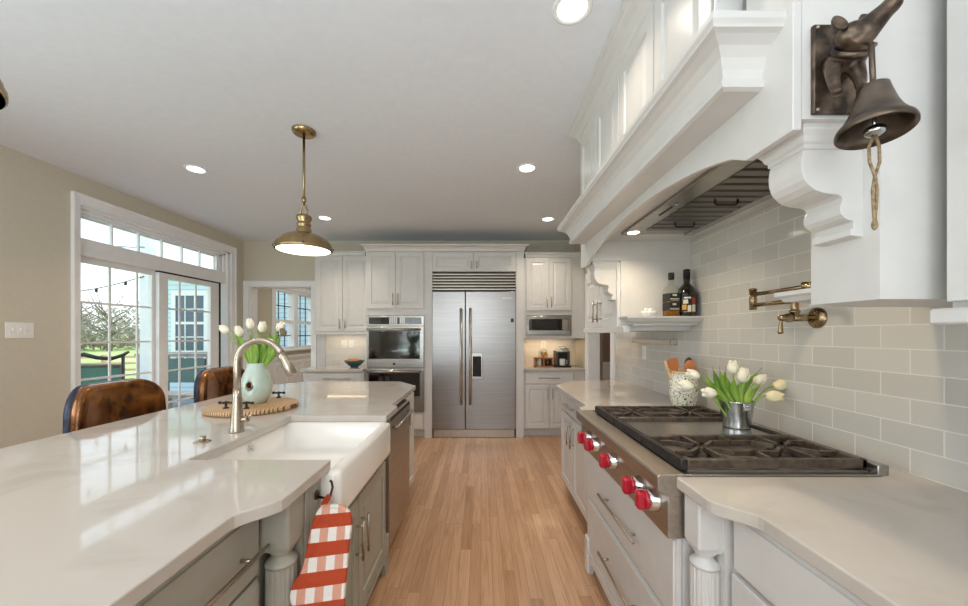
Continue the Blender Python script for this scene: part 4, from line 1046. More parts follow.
fi.data.materials.clear(); fi.data.materials.append(M['bronze'])
for p in fi.data.polygons: p.use_smooth = True
for px_, py_, yy in ((838.5, 24, .744), (866, 22, .748)):
    c = at(px_, py_, yy); ea = MB()
    ea.lathe([(0, -.006), (.010, -.005), (.0145, 0), (.0155, .004), (.013, .003), (.009, -.001), (0, -.002)], c, 20, Matrix.Rotation(R(70), 3, 'X') @ Matrix.Scale(1.3, 3, (0, 1, 0)))
    ea.build('ear', M['bronze'], fi)
co = at(851, 50.5, .769); axn = (at(860, 37, .752)-at(847, 62, .785)).normalized()
cmx = axn.to_track_quat('Z', 'Y').to_matrix()
MB().lathe([(.030, -.006), (.0345, -.006), (.0355, 0), (.0345, .006), (.030, .006), (.030, 0), (.030, -.006)], co, 32, cmx).build('collar', M['bronze'], fi)
bx_, by_ = .776, .718
zt2 = 1.852
MB().tube([at(874.5, 45, .735), (bx_-.004, by_, 1.935), (bx_, by_, zt2-.005)], [.005, .005, .0045], 10).build('hanger_rod', M['bell'], bl)
cp = [(r, zt2+z) for r, z in ((0, 0), (.018, 0), (.023, -.004), (.025, -.014), (.029, -.03), (.034, -.048), (.041, -.065), (.049, -.078), (.0555, -.086), (.0575, -.092), (.0575, -.098), (.0555, -.100), (.050, -.088), (.040, -.07), (.030, -.048), (.023, -.02), (0, -.014))]
BM2 = Matrix.Rotation(R(5), 3, 'Y') @ Matrix.Rotation(R(-6), 3, 'X')
pv = Vector((bx_, by_, zt2))
MB().lathe([(r, z-zt2) for r, z in cp], pv, 48, BM2).build('bell_cup', M['bell'], bl)
cl = pv + BM2 @ Vector((0, 0, -.096))
MB().tube([pv+Vector((0, 0, -.015)), cl], .003, 8).ball(cl, (.017, .017, .012), 18, 10).build('clapper', M['zinc'], bl)
rp2 = MB()
c0 = cl+Vector((0, 0, -.010))
rp2.tube([c0+Vector(p) for p in ((-.002, 0, 0), (-.011, 0, -.02), (-.010, 0, -.05), (-.001, -.002, -.08), (.005, 0, -.105), (.002, 0, -.145), (.0, 0, -.17))], .0026, 8)
rp2.tube([c0+Vector(p) for p in ((.002, 0, 0), (.009, 0, -.02), (.010, 0, -.05), (.003, .003, -.08), (-.004, 0, -.105), (-.002, 0, -.145), (.0, 0, -.17))], .0026, 8)
rp2.ball(c0+Vector((0, 0, -.173)), (.006, .004, .011), 10, 6)
rp2.build('pull_cord', M['rope'], bl)

# ------------------------------------------------------------------ pot filler
pf = thing('pot_filler', 'antique brass folding pot filler on the tiles under the hood column', 'faucet', (RX-.006, 1.487, 1.43))
XW = RX-.006; py0 = 1.487; pz0 = 1.428; xr = 1.285
MB().lathe([(0, 0), (.043, 0), (.043, .004), (.036, .010), (.024, .016), (.016, .018), (0, .018)], (XW, py0, pz0), 36, Matrix.Rotation(R(-90), 3, 'Y')).build('escutcheon', M['champagne'], pf)
v = MB(); v.tube([(XW-.01, py0, pz0), (xr-.02, py0, pz0)], .0145, 16).tube([(xr-.015, py0, pz0), (xr-.03, py0, pz0), (xr-.045, py0, pz0), (xr-.062, py0, pz0), (xr-.066, py0, pz0)], [.019, .019, .014, .011, .006], 16)
v.tube([(xr, py0, pz0), (xr, py0, pz0+.095)], [.015, .0125], 16).lathe([(.017, .02), (.019, .026), (.017, .032)], (xr, py0, pz0), 20)
v.build('valve_body', M['champagne'], pf)
MB().tube([(xr-.055, py0, pz0+.003), (xr-.057, py0, pz0-.025), (xr-.058, py0, pz0-.052), (xr-.058, py0, pz0-.062), (xr-.058, py0, pz0-.066)], [.006, .007, .0095, .010, .006], 14).build('lever', M['champagne'], pf)
yj, zj0, zj1 = 1.715, 1.498, 1.548
MB().tube([(xr, py0, pz0+.07), (xr, py0+.01, zj0)], .010, 12).tube([(xr, py0+.0, zj0), (xr, yj, zj0)], .0095, 12).build('lower_arm', M['champagne'], pf)
MB().tube([(xr, yj, zj0-.022), (xr, yj, zj1+.02)], .0155, 16).lathe([(.010, zj1+.02), (.018, zj1+.022), (.018, zj1+.026), (.008, zj1+.03), (0, zj1+.03)], (xr, yj, 0), 18).build('joint', M['champagne'], pf)
MB().tube([(xr, yj, zj1), (xr-.004, 1.40, zj1)], .0095, 12).tube([(xr-.004, 1.43, zj1-.012), (xr-.004, 1.43, zj1+.018)], .016, 14).tube([(xr-.004, 1.40, zj1), (xr-.006, 1.34, zj1), (xr-.006, 1.325, zj1-.006), (xr-.006, 1.32, zj1-.03)], [.0095, .0095, .010, .011], 12).build('upper_arm', M['champagne'], pf)

# rail under the ledge
ra = thing('wall_rail', 'pale metal rail fixed to the tiles below the bottle ledge', 'rail', (XW, 2.88, 1.30))
MB().box(XW-.045, XW-.015, 2.56, 3.20, 1.288, 1.322, .003).build('bar', M['railm'], ra)
MB().box(XW-.047, XW, 2.545, 2.562, 1.285, 1.325, .003).build('bracket', M['nickel'], ra)
MB().box(XW-.047, XW, 3.198, 3.215, 1.285, 1.325, .003).build('bracket', M['railm'], ra)

# ------------------------------------------------------------------ things on the bottle ledge
LZ = 1.4745
b1 = thing('whisky_bottle', 'clear square-shouldered whisky bottle with black label on the ledge', 'bottle', (1.213, 2.315, LZ))
x, y = 1.213, 2.315
def sqr(h, r, z, n=5): return rr(x-h, x+h, y-h, y+h, r, z, n)
MB().rings([sqr(.037, .014, LZ+.001), sqr(.040, .014, LZ+.006), sqr(.040, .014, LZ+.165), sqr(.037, .018, LZ+.178), sqr(.026, .02, LZ+.193), sqr(.0165, .0163, LZ+.205), sqr(.0155, .0153, LZ+.24)], smooth=True).build('glass_body', M['clear'], b1)
MB().rings([sqr(.0385, .013, LZ+.004), sqr(.0385, .013, LZ+.10)], smooth=True).build('whisky', M['amber'], b1)
MB().lathe([(0, .236), (.0165, .236), (.0175, .24), (.0175, .275), (.016, .279), (0, .279)], (x, y, LZ), 24).build('cap', M['dark'], b1)
lab = MB().rings([sqr(.0405, .014, LZ+.036), sqr(.0405, .014, LZ+.088)], False, False).rings([sqr(.0405, .014, LZ+.094), sqr(.0405, .014, LZ+.145)], False, False).build('label', M['label'], b1)
tx = MB()
for z0, h, a, b2 in ((.128, .010, -.012, .014), (.108, .004, -.028, .03), (.100, .003, -.024, .026), (.07, .011, -.012, .010), (.048, .003, -.03, .028), (.042, .002, -.03, .028)): tx.box(x+a, x+b2, y-.0415, y-.0403, LZ+z0, LZ+z0+h)
tx.build('print', M['ink'], lab)
b1.rotation_euler = (0, 0, 0)
x2, y2 = 1.310, 2.312
b2_ = thing('spirit_bottle', 'dark round-shouldered spirit bottle with coloured label beside the tiles', 'bottle', (x2, y2, LZ))
MB().lathe([(0, 0), (.054, 0), (.058, .004), (.058, .130), (.056, .150), (.046, .178), (.030, .196), (.019, .207), (.0165, .225), (.0165, .262), (0, .262)], (x2, y2, LZ), 40).build('glass_body', M['darkglass'], b2_)
MB().lathe([(.0195, .245), (.0195, .296), (.017, .30), (0, .30)], (x2, y2, LZ), 24).lathe([(.0168, .215), (.0185, .217), (.0185, .245)], (x2, y2, LZ), 24).build('cap', M['dark'], b2_)
def patch(a0, a1, z0, z1, r=.0586):
    mb = MB(); n = 6; lo = []
    for k in range(n+1):
        a = R(a0+(a1-a0)*k/n); ca, sa = math.cos(a), math.sin(a)
        lo.append([(x2+r*ca, y2+r*sa, LZ+z0), (x2+r*ca, y2+r*sa, LZ+z1), (x2+(r-.001)*ca, y2+(r-.001)*sa, LZ+z1), (x2+(r-.001)*ca, y2+(r-.001)*sa, LZ+z0)])
    return mb.rings(lo)
patch(205, 318, .024, .134).build('label', M['label'], b2_)
patch(225, 265, .110, .120, .0592).build('print', M['ink'], b2_); patch(222, 248, .078, .104, .0592).build('print', M['ink'], b2_)
patch(216, 240, .040, .072, .0592).build('print', M['gold'], b2_); patch(272, 292, .075, .115, .0592).build('print', M['redink'], b2_)
patch(272, 294, .030, .072, .0592).build('print', M['ink'], b2_); patch(246, 266, .03, .068, .0592).build('print', M['ink'], b2_); patch(222, 296, .026, .029, .0592).build('print', M['gold'], b2_)
dh = thing('small_dish', 'small white porcelain dish holding pale shells on the ledge', 'dish', (1.072, 2.315, LZ))
MB().lathe([(0, 0), (.03, 0), (.033, .003), (.046, .02), (.050, .036), (.0475, .036), (.043, .02), (.03, .006), (0, .006)], (1.072, 2.315, LZ), 36).build('bowl', M['porcelain'], dh)
sh2 = MB(); rnd = random.Random(3)
for k in range(9):
    a = rnd.uniform(0, 6.3); r = rnd.uniform(.006, .030); sh2.ball((1.072+r*math.cos(a), 2.315+r*math.sin(a), LZ+.034+rnd.uniform(0, .012)), (rnd.uniform(.010, .016), .010, rnd.uniform(.007, .012)), 10, 6, Matrix.Rotation(rnd.uniform(0, 3), 3, 'Y'))
sh2.build('shells', M['porcelain'], dh)

# ------------------------------------------------------------------ crock of spoons, bucket of tulips
kx, ky = 1.245, 2.235
ck = thing('crock', 'white crock speckled with green, standing behind the rangetop with wooden utensils', 'crock', (kx, ky, CT))
MB().lathe([(0, CT), (.052, CT), (.060, CT+.004), (.074, CT+.05), (.080, CT+.105), (.078, CT+.15), (.070, CT+.185), (.066, CT+.20), (.069, CT+.216), (.066, CT+.219), (.061, CT+.216), (.060, CT+.19), (.068, CT+.12), (.05, CT+.02), (0, CT+.015)], (kx, ky, 0), 48).build('body', M['speckle'], ck)
MB().lathe([(.0672, CT+.208), (.071, CT+.211), (.071, CT+.220), (.067, CT+.222), (.0605, CT+.220), (.0605, CT+.21), (.0672, CT+.208)], (kx, ky, 0), 40).build('rim', M['palewood'], ck)
def spoon(dx, dy, tilt, rot, L, w, label, m='spoon', flat=False):
    t = thing('wooden_spoon', label, 'utensil', (kx+dx, ky+dy, CT+.03), 'wooden utensils in the crock')
    b0 = Vector((kx+dx*.6, ky+dy*.6, CT+.03)); d = Vector((math.sin(tilt)*math.cos(rot), math.sin(tilt)*math.sin(rot), math.cos(tilt)))
    MB().tube([b0, b0+d*L], [.006, .0065], 10).build('handle', M[m], t)
    mx = d.to_track_quat('Z', 'Y').to_matrix()
    hp = b0+d*(L+.035)
    yaw = Matrix.Rotation(0, 3, 'Z')
    side = Vector((1, -.25, 0)).normalized(); side = (side-d*side.dot(d)).normalized(); nrm = d.cross(side)
    mx = Matrix((side, nrm, d)).transposed()
    if flat:
        mb = MB(); P = [(-.008, -.045), (.008, -.045), (w, .0), (w, .04), (w*.7, .052), (-w*.7, .052), (-w, .04), (-w, 0)]
        mb.prism(P, lambda u, v, ww: hp + mx @ Vector((u, ww, v)), -.004, .004); mb.build('blade', M[m], t, bevel=.002)
    else: MB().ball(hp, (w, .009, .042), 18, 10, mx).build('bowl', M[m], t)
spoon(-.018, -.01, .22, PI, .19, .030, 'red-brown wooden spatula with squared head in the crock', flat=True)
spoon(.02, -.015, .10, -.3, .185, .034, 'red-brown wooden spoon with broad oval head in the crock')
spoon(.028, .02, .16, .5, .20, .024, 'dark wooden spoon standing behind the broad one in the crock', 'wooddark')
spoon(-.04, .012, .30, PI-.2, .19, .012, 'pale narrow wooden stick leaning at the rim of the crock', 'palewood')

qx, qy, qz = 1.150, 1.635, .9445
bk = thing('metal_bucket', 'shiny galvanized metal bucket of tulips standing on the griddle cover', 'bucket', (qx, qy, qz))
MB().lathe([(0, 0), (.052, 0), (.054, .003), (.054, .006), (.066, .112), (.069, .116), (.069, .120), (.066, .121), (.063, .116), (.051, .008), (0, .006)], (qx, qy, qz), 44).build('pail', M['zinc'], bk)
MB().box(qx-.02, qx+.012, qy-.074, qy-.063, qz+.085, qz+.118, .003).ball((qx-.004, qy-.074, qz+.105), .007, 10, 6).build('handle_lug', M['zinc'], bk)
qr = lambda dx, dy: (qx+dx, qy+dy, qz+.03)
TL = [((697, 375), .03, 'white tulip drooping past the speckled crock, upper of two, in the bucket', 1.15), ((690, 385), -.03, 'white tulip drooping lowest toward the speckled crock from the bucket', 1.35), ((713, 391), -.055, 'white tulip lying low over the bucket rim', 1.25),
      ((733, 370), .03, 'white tulip standing tallest in the metal bucket', 1.15), ((741, 379), .0, 'white tulip in the middle of the leaves in the bucket', 1.3), ((756, 380), .02, 'white tulip upright just before the two open ones in the bucket', 1.2),
      ((776, 384), .02, 'open white tulip bending toward the tiles, upper one, from the bucket', 1.25), ((768, 393), -.045, 'open white tulip bending toward the tiles, lower one, from the bucket', 1.25)]
for i, ((px, py), dy, lb3, sz) in enumerate(TL):
    sz *= .88
    h = at(px, py, qy+dy); a = (px-737)/40
    r0 = Vector(qr(max(-.04, min(.04, .035*a)), dy*.5))
    h = h.lerp(Vector((h.x, h.y, h.z)), 0)
    d = (h-r0).normalized(); h2 = h-d*.015
    tulip(r0, h2, lb3, 'white tulips in the metal bucket', sz, None, ('petaly' if i > 5 else 'petal',), .06)
LV = [(702, 372), (712, 366), (719, 367), (726, 366), (734, 376), (745, 375), (749, 374), (762, 368), (757, 386), (706, 388), (727, 375), (740, 386), (764, 381)]
host = [o for o in bpy.data.objects if o.name.startswith('tulip') and o.get('group') == 'white tulips in the metal bucket']
for i, (px, py) in enumerate(LV):
    t = host[i % len(host)]
    b0 = Vector(qr(max(-.042, min(.042, (px-737)*.0012)), (-.03, .0, -.02, .03)[i % 4])) + Vector((0, 0, .07))
    tip = at(px, py, qy+(-.06, .02, -.03, .05)[i % 4]); wd = (.022, .030, .026)[i % 3]
    d = (tip-b0); side = d.cross(Vector((.15, 1, .1))).normalized(); nrm = side.cross(d).normalized(); loops = []
    for k in range(10):
        q = k/9; c = b0+d*q+nrm*(.02*math.sin(q*PI)); w2 = wd*(math.sin(min(1, q+.1)*PI)**.8*.5+.02*(1-q)) if q < .98 else .001; cup = nrm*w2*.4
        loops.append([c-side*w2+cup+nrm*.001, c+nrm*.001, c+side*w2+cup+nrm*.001, c+side*w2+cup-nrm*.001, c-nrm*.001, c-side*w2+cup-nrm*.001])
    MB().rings(loops, smooth=True).build('leaf', M['leaf'], t)

# ------------------------------------------------------------------ oven mitt on its hook
hk = thing('wall_hook', 'small dark bronze hook on the greige panel beside the sink', 'hook', (-.56, 1.235, .83))
MB().lathe([(0, 0), (.016, 0), (.016, .004), (.010, .007), (0, .007)], (-.559, 1.235, .815), 20, Matrix.Rotation(R(90), 3, 'Y')).build('plate', M['bronze'], hk)
MB().tube([(-.556, 1.235, .808), (-.53, 1.235, .803), (-.512, 1.236, .815), (-.506, 1.238, .838), (-.510, 1.24, .856), (-.516, 1.24, .862)], [.0045, .0045, .004, .004, .004, .005], 10).build('arm', M['bronze'], hk)
mt = thing('oven_mitt', 'orange and white checked oven mitt hanging from the bronze hook', 'oven mitt', (-.50, 1.20, .80))
out = [(-.052, 0), (-.02, .012), (.02, .012), (.055, .004), (.082, -.022), (.088, -.06), (.080, -.13), (.078, -.20), (.074, -.27), (.078, -.33), (.060, -.375), (.02, -.39), (-.03, -.375), (-.055, -.33), (-.070, -.30), (-.105, -.29), (-.122, -.255), (-.112, -.215), (-.085, -.19), (-.078, -.13), (-.066, -.06)]
def smooth_loop(P, n=3):
    for _ in range(n):
        Q = []
        for i in range(len(P)):
            a, b3 = P[i], P[(i+1) % len(P)]
            Q += [(a[0]*.75+b3[0]*.25, a[1]*.75+b3[1]*.25), (a[0]*.25+b3[0]*.75, a[1]*.25+b3[1]*.75)]
        P = Q
    return P
so = smooth_loop(out, 2); cxm, czm = 0, -.18
loops = []
for s_, w_ in ((.94, -.022), (.985, -.016), (1, -.005), (1, .005), (.985, .016), (.94, .022)):
    loops.append([(cxm+(u-cxm)*s_, w_+.004*math.sin(u*50+v*31)*(1 if w_ > 0 else -1), czm+(v-czm)*s_) for u, v in so])
mm = MB().rings(loops, smooth=True).build('mitt', M['check'], None, recenter=False)
mm.location = (-.490, 1.185, .795); mm.rotation_euler = (R(-24), R(1), R(14)); mm.scale = (.80, .9, .9)
bpy.context.view_layer.update()
mm.parent = mt; mm.matrix_parent_inverse = wmx(mt).inverted()
MB().tube([(-.522, 1.188, .785), (-.528, 1.215, .80), (-.520, 1.236, .812), (-.514, 1.237, .812), (-.516, 1.215, .797), (-.512, 1.185, .782)], .006, 8).build('hanging_loop', M['check'], mt)

# ------------------------------------------------------------------ things in the coffee nook, bowl of fruit
cm = thing('coffee_maker', 'bronze and chrome single-cup coffee maker in the nook', 'coffee maker', (1.12, 5.08, CT))
x, y = 1.12, 5.08
MB().box(x-.115, x+.115, y-.13, y+.13, CT+.001, CT+.02, .006).build('base', M['black'], cm)
MB().box(x-.085, x+.10, y+.02, y+.13, CT+.02, CT+.22, .012).box(x-.085, x-.055, y-.09, y+.03, CT+.02, CT+.20, .008).box(x+.075, x+.105, y-.09, y+.03, CT+.02, CT+.22, .008).build('housing', M['bronzef'], cm)
MB().box(x-.07, x+.085, y-.11, y+.10, CT+.20, CT+.255, .015).build('brew_head', M['chrome'], cm)
MB().tube([(x-.05, y-.05, CT+.262), (x-.03, y-.06, CT+.285), (x+.03, y-.06, CT+.285), (x+.05, y-.05, CT+.262)], .008, 10).build('lid_handle', M['chrome'], cm)
MB().box(x-.055, x+.075, y-.02, y+.025, CT+.09, CT+.20).build('spout_panel', M['black'], cm)
mg = thing('coffee_mug', 'white mug on the drip tray of the coffee maker', 'mug', (x+.0, y-.075, CT+.02))
MB().lathe([(0, .0), (.036, 0), (.038, .003), (.040, .088), (.037, .09), (.035, .006), (0, .006)], (x, y-.075, CT+.021), 28).build('cup', M['porcelain'], mg)
MB().tube([(x+.038, y-.075, CT+.095), (x+.062, y-.075, CT+.09), (x+.066, y-.075, CT+.065), (x+.055, y-.075, CT+.045), (x+.038, y-.075, CT+.042)], .005, 8).build('handle', M['porcelain'], mg)
bx2 = thing('wooden_crate', 'small wooden crate with two open compartments under a jar in the nook', 'crate', (.87, 5.08, CT))
x, y = .87, 5.08
k = MB(); k.box(x-.125, x+.125, y-.06, y+.06, CT+.001, CT+.012)
for a in (-.125, -.006, .113): k.box(x+a, x+a+.012, y-.06, y+.06, CT+.001, CT+.125)
k.box(x-.125, x+.125, y-.06, y+.06, CT+.115, CT+.127).box(x-.125, x+.125, y+.05, y+.06, CT+.001, CT+.125)
k.build('box', M['spoon'], bx2)
for dx, m_, nm in ((-.06, 'porcelain', 'pale green jar with lid in the crate compartment'), (.062, 'darkglass', 'dark blue jar in the crate compartment')):
    tag(MB().lathe([(0, 0), (.034, 0), (.037, .004), (.037, .062), (.03, .072), (.03, .08), (.033, .082), (.033, .092), (0, .092)], (x+dx, y-.012, CT+.0125), 24).build('jar', M['celadon' if m_ == 'porcelain' else m_]), nm, 'jar')
jr = thing('candy_jar', 'clear round jar of wrapped coffee pods on the wooden crate', 'jar', (x, y, CT+.128))
MB().lathe([(0, .001), (.055, .001), (.068, .02), (.070, .05), (.062, .085), (.050, .098), (.052, .104), (.049, .104), (.045, .098), (.058, .083), (.066, .05), (.064, .02), (.052, .005), (0, .005)], (x, y, CT+.127), 32).build('glass_body', M['clear'], jr)
MB().lathe([(0, .106), (.054, .106), (.056, .112), (.03, .125), (.012, .128), (.012, .14), (0, .142)], (x, y, CT+.127), 28).build('lid', M['clear'], jr)
pm = MB(); pd = MB(); rnd = random.Random(5)
for k2 in range(22):
    a = rnd.uniform(0, 6.3); r = rnd.uniform(.01, .046); z = CT+.127+rnd.uniform(.02, .075)
    (pm if k2 % 2 else pd).ball((x+r*math.cos(a), y+r*math.sin(a), z), (.014, .014, .012), 8, 6)
pm.build('orange_pods', M['orange'], jr); pd.build('silver_pods', M['zinc'], jr)
plate('wall_outlet', 'white outlet on the nook tiles behind the jar', 'outlet', (.92, BY-.006, 1.215), 'y', -1, .075, .118, 'o')
wl3 = thing('fruit_bowl', 'dark teal glazed bowl of fruit on the worktop beside the oven', 'bowl', (-1.73, 4.96, CT))
x, y = -1.73, 4.96
MB().lathe([(0, 0), (.05, 0), (.055, .006), (.05, .01), (.085, .028), (.125, .070), (.135, .092), (.130, .093), (.118, .07), (.08, .034), (0, .02)], (x, y, CT+.001), 40).build('bowl', M['teal'], wl3)
for dx, dy, r, lb4 in ((-.05, -.03, .038, 'orange at the front rim of the teal bowl, by the opening side'), (.035, -.04, .040, 'orange at the front of the teal bowl, by the oven side'), (-.005, .045, .040, 'orange behind the other two in the teal bowl')):
    tag(MB().ball((x+dx, y+dy, CT+.082), r, 18, 12).build('orange', M['orange']), lb4, 'orange', 'oranges in the teal bowl')

# ------------------------------------------------------------------ outdoors
struct('ground', MB().box(-160, -3.64, -60, 160, -.9, -.55), M['grass'])
dk = MB().box(-7.6, -3.645, 1.5, 8.6, -.18, -.10); dk.build('deck', M['deck'], recenter=False)['kind'] = 'structure'
hw = bpy.data.objects.new('wall_house_wing', None); C.objects.link(hw); hw.location = (-6, 8.7, 0); hw['kind'] = 'structure'
MB().box(-7.75, -3.645, 8.6, 8.8, -.55, 2.80).build('siding', M['siding'], hw)
MB().box(-8.0, -3.645, 8.35, 8.8, 2.80, 2.88, .01).build('eave', M['trim'], hw)
MB().box(-7.86, -7.75, 8.585, 8.81, -.55, 2.80).build('corner_board', M['trim'], hw)
MB().box(-7.9, -7.76, 8.6, 14, -.55, 2.80).build('side_siding', M['siding'], hw)
ww = MB()
wx0, wx1, wz0, wz1 = -7.22, -6.55, .98, 2.28
for a, b2, c2, d2_ in ((wx0-.1, wx0, wz0-.1, wz1+.12), (wx1, wx1+.1, wz0-.1, wz1+.12), (wx0, wx1, wz1, wz1+.12), (wx0, wx1, wz0-.1, wz0)): ww.box(a, b2, 8.57, 8.6, c2, d2_)
ww.box(wx0, wx1, 8.575, 8.6, 1.60, 1.66)
for k in (1, 2): xx = wx0+(wx1-wx0)*k/3; ww.box(xx-.012, xx+.012, 8.58, 8.6, wz0, wz1)
for z in (1.3, 1.96): ww.box(wx0, wx1, 8.58, 8.6, z-.012, z+.012)
wf = ww.build('window_frame', M['trim'], hw); MB().box(wx0, wx1, 8.592, 8.61, wz0, wz1).build('window_pane', M['pane_dark'], wf)
# porch post
tag(MB().box(-4.93, -4.80, 5.24, 5.37, -.10, 2.9, .006).box(-4.96, -4.77, 5.21, 5.40, -.1, .1, .006).build('porch_post', M['trim']), 'white square porch post on the deck outside the glass door', 'post')
# string of bulbs
sl = thing('string_lights', 'black string lights with hanging bulbs outside the glass door', 'string lights', (-4.9, 5, 2.4))
wr2 = []
P0, P1 = Vector((-6.4, 4.6, 1.98)), Vector((-4.86, 5.24, 2.20))
for k in range(17):
    q = k/16; p = P0.lerp(P1, q); p.z -= .16*math.sin(q*PI); wr2.append(p)
MB().tube(wr2, .006, 6).build('wire', M['black'], sl)
P2, P3 = Vector((-4.86, 5.24, 2.45)), Vector((-5.2, 8.57, 2.55)); w3 = []
for k in range(13):
    q = k/12; p = P2.lerp(P3, q); p.z -= .12*math.sin(q*PI); w3.append(p)
MB().tube(w3, .006, 6).build('wire', M['black'], sl)
P4 = Vector((-5.05, 4.3, 2.55)); w4 = [P4.lerp(Vector((-4.86, 5.24, 2.62)), k/6)-Vector((0, 0, .05*math.sin(k/6*PI))) for k in range(7)]
MB().tube(w4, .006, 6).build('wire', M['black'], sl)
for p in (wr2[2], wr2[5], wr2[8], wr2[11], wr2[14], w3[2], w3[5], w3[8], w4[2]):
    b_ = MB().tube([p, p-Vector((0, 0, .05))], .016, 10).build('socket', M['black'], sl)
    MB().ball(p-Vector((0, 0, .085)), (.026, .026, .036), 12, 8).build('bulb', M['clear'], b_)
# patio furniture
pc = thing('patio_chair', 'patio chair with green sling back on the deck outside the glass door', 'chair', (-4.75, 4.55, -.1))
MB().box(-5.00, -4.50, 4.53, 4.545, .56, .95).build('sling_back', M['mesh'], pc)
MB().box(-5.0, -4.5, 4.1, 4.54, .33, .345).build('sling_seat', M['mesh'], pc)
fr2 = MB()
for xx in (-5.02, -4.48): fr2.tube([(xx, 4.57, -.1), (xx, 4.54, .35), (xx, 4.53, .97)], .02, 8).tube([(xx, 4.08, -.1), (xx, 4.08, .5), (xx, 4.54, .53)], .018, 8).tube([(xx, 4.08, .34), (xx, 4.54, .34)], .016, 8)
fr2.tube([(-5.02, 4.53, .97), (-4.48, 4.53, .97)], .02, 8)
fr2.build('frame', M['bronzef'], pc)
ib = thing('iron_chair', 'black curved iron chair on the deck seen through the glass door', 'chair', (-4.45, 4.05, -.1))
i2 = MB(); i2.tube([(-4.46, 3.98, 1.12), (-4.40, 4.02, 1.14), (-4.32, 4.08, 1.10), (-4.24, 4.16, 1.08), (-4.18, 4.24, 1.12), (-4.15, 4.28, 1.16)], [.02, .024, .022, .022, .02, .014], 10)
i2.tube([(-4.46, 3.98, 1.12), (-4.45, 3.96, 1.0), (-4.42, 3.98, .9), (-4.45, 3.98, .8), (-4.41, 4.0, .68), (-4.44, 4.0, .4), (-4.42, 4.0, -.1)], [.024, .03, .022, .032, .026, .02, .02], 10)
i2.tube([(-4.18, 4.24, 1.10), (-4.2, 4.26, .4), (-4.18, 4.26, -.1)], .016, 8).tube([(-4.15, 3.85, .38), (-4.12, 3.8, -.1)], .016, 8)
i2.build('frame', M['black'], ib)
MB().lathe([(0, .36), (.15, .36), (.16, .375), (.15, .39), (0, .39)], (-4.26, 3.95, 0), 28).build('seat', M['black'], ib)
pt2 = thing('patio_table', 'grey slatted patio table in front of the blue siding', 'table', (-5.9, 7.2, -.1))
MB().box(-6.55, -5.1, 6.85, 7.55, .94, 1.0, .01).build('tabletop', M['patio'], pt2)
for a, b2 in ((-6.48, 6.93), (-6.48, 7.47), (-5.18, 6.93), (-5.18, 7.47)): MB().box(a-.04, a+.04, b2-.04, b2+.04, -.1, .94).build('leg', M['patio'], pt2)
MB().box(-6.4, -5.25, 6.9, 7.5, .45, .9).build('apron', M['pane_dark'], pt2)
bn = thing('patio_bench', 'low grey wooden bench on the deck close to the glass door', 'bench', (-4.9, 6.0, -.1))
MB().box(-5.35, -4.45, 5.75, 6.2, .34, .40, .006).build('seat', M['patio'], bn)
for a, b2 in ((-5.28, 5.8), (-5.28, 6.15), (-4.52, 5.8), (-4.52, 6.15)): MB().box(a-.03, a+.03, b2-.03, b2+.03, -.1, .34).build('leg', M['patio'], bn)
# fence
fe = thing('rail_fence', 'pale wooden three-rail fence crossing the lawn', 'fence', (-20, 16, -.55))
A, B_ = Vector((-34, 13, 0)), Vector((-9.5, 19, 0))
for k in range(10):
    p = A.lerp(B_, k/9); MB().box(p.x-.07, p.x+.07, p.y-.07, p.y+.07, -.55, .42).build('post', M['fencew'], fe)
for z in (-.30, .0, .30): MB().bar((A.x, A.y-.08, z), (B_.x, B_.y-.08, z), .04, .11).build('rail', M['fencew'], fe)
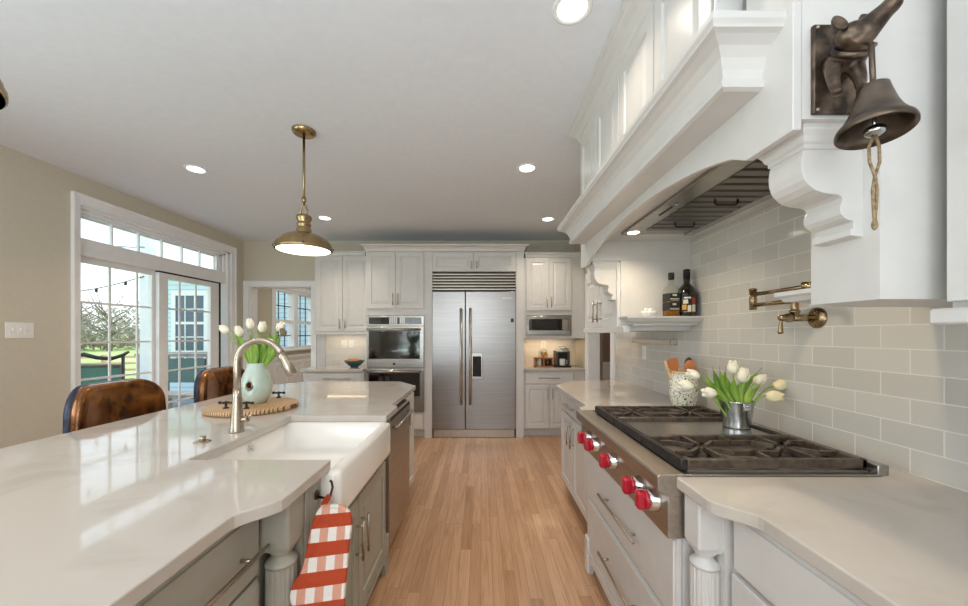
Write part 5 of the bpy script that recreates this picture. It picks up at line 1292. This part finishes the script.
# trees at the edge of the field
def tree(x, y, h, w, m, label, seed, n=1100):
    h *= .74
    rnd = random.Random(seed); t = thing('tree', label, 'tree', (x, y, -.55), 'trees along the far edge of the lawn')
    tr = MB(); tr.tube([(x, y, -.6), (x+.1, y, h*.35), (x+.05, y+.1, h*.75)], [.26, .17, .06], 8)
    for k in range(16):
        z0 = rnd.uniform(.12, .6)*h; a = rnd.uniform(0, 6.3); L = w*rnd.uniform(.35, .6)
        tr.tube([(x+.05, y, z0), (x+math.cos(a)*L*.6, y+math.sin(a)*L*.6, z0+L*.4), (x+math.cos(a)*L, y+math.sin(a)*L, z0+L*.9)], [.09, .05, .02], 5)
    tr.build('trunk', M['bark'], t)
    cr2 = MB()
    blobs = [(rnd.gauss(0, .30)*w, rnd.gauss(0, .25)*w, h*rnd.uniform(.25, .82), w*rnd.uniform(.16, .30)) for _ in range(13)]
    for k in range(n):
        bx3 = blobs[k % 13]; v3 = Vector((rnd.gauss(0, 1), rnd.gauss(0, 1), rnd.gauss(0, 1))).normalized()*bx3[3]*rnd.uniform(.4, 1.1)
        c = Vector((x+bx3[0], y+bx3[1], max(-.4, bx3[2]-.5)))+v3; s5 = rnd.uniform(.07, .21)
        d1_ = Vector((rnd.uniform(-1, 1), rnd.uniform(-1, 1), rnd.uniform(-.6, 1))).normalized()*s5*1.6; d2 = d1_.cross(Vector((rnd.uniform(-1, 1), 1, rnd.uniform(-1, 1)))).normalized()*s5*.35
        cr2._f([cr2._v(c-d1_), cr2._v(c+d2), cr2._v(c+d1_), cr2._v(c-d2)])
    cr2.build('crown', m, t)
TK = [(-56, 34, 6.8, 6), (-49, 38, 9.5, 7), (-43, 42, 8.0, 6), (-39, 47, 7.0, 6), (-62, 40, 9.0, 7), (-46, 52, 9.5, 7), (-35, 56, 9.5, 7), (-30, 50, 6.5, 6), (-53, 48, 10, 7), (-26, 60, 8, 7)]
SAY = ['bare grey-brown tree', 'pale green tree in thin leaf', 'grey bushy tree', 'low olive tree', 'tall bare tree', 'brown leafless tree', 'tall thin green tree', 'small grey tree', 'tallest grey tree', 'wide olive tree']
WH = ['at the lawn edge seen through the first pane column', 'behind the fence at the lawn edge', 'in the middle of the tree line', 'next to the porch post in the tree line', 'at the outer end of the tree line', 'behind the middle of the tree line', 'behind the porch post in the tree line', 'past the porch post at the field edge', 'at the back of the tree line', 'at the inner end of the tree line']
for i, (a, b2, h, w_) in enumerate(TK):
    tree(a, b2, h, w_, M['twigg' if i % 3 == 1 else 'twig'], SAY[i]+' '+WH[i], i+11)
rnd = random.Random(77); hd2 = MB()
for k in range(13000):
    q = rnd.random(); c = Vector((-66+44*q+rnd.uniform(-2, 2), 30+34*q+rnd.uniform(-2, 2), -.5+abs(rnd.gauss(0, 1.7))+.6*math.sin(q*37)**2)); s5 = rnd.uniform(.12, .3)
    d1_ = Vector((rnd.uniform(-1, 1), rnd.uniform(-1, 1), rnd.uniform(0, 1))).normalized()*s5*1.5; d2 = d1_.cross(Vector((rnd.uniform(-1, 1), 1, rnd.uniform(-1, 1)))).normalized()*s5*.4
    hd2._f([hd2._v(c-d1_), hd2._v(c+d2), hd2._v(c+d1_), hd2._v(c-d2)])
hh = hd2.build('hedgerow', M['twig']); hh['kind'] = 'stuff'; tag(hh, 'tangle of low bare bushes along the far edge of the lawn', 'bushes')
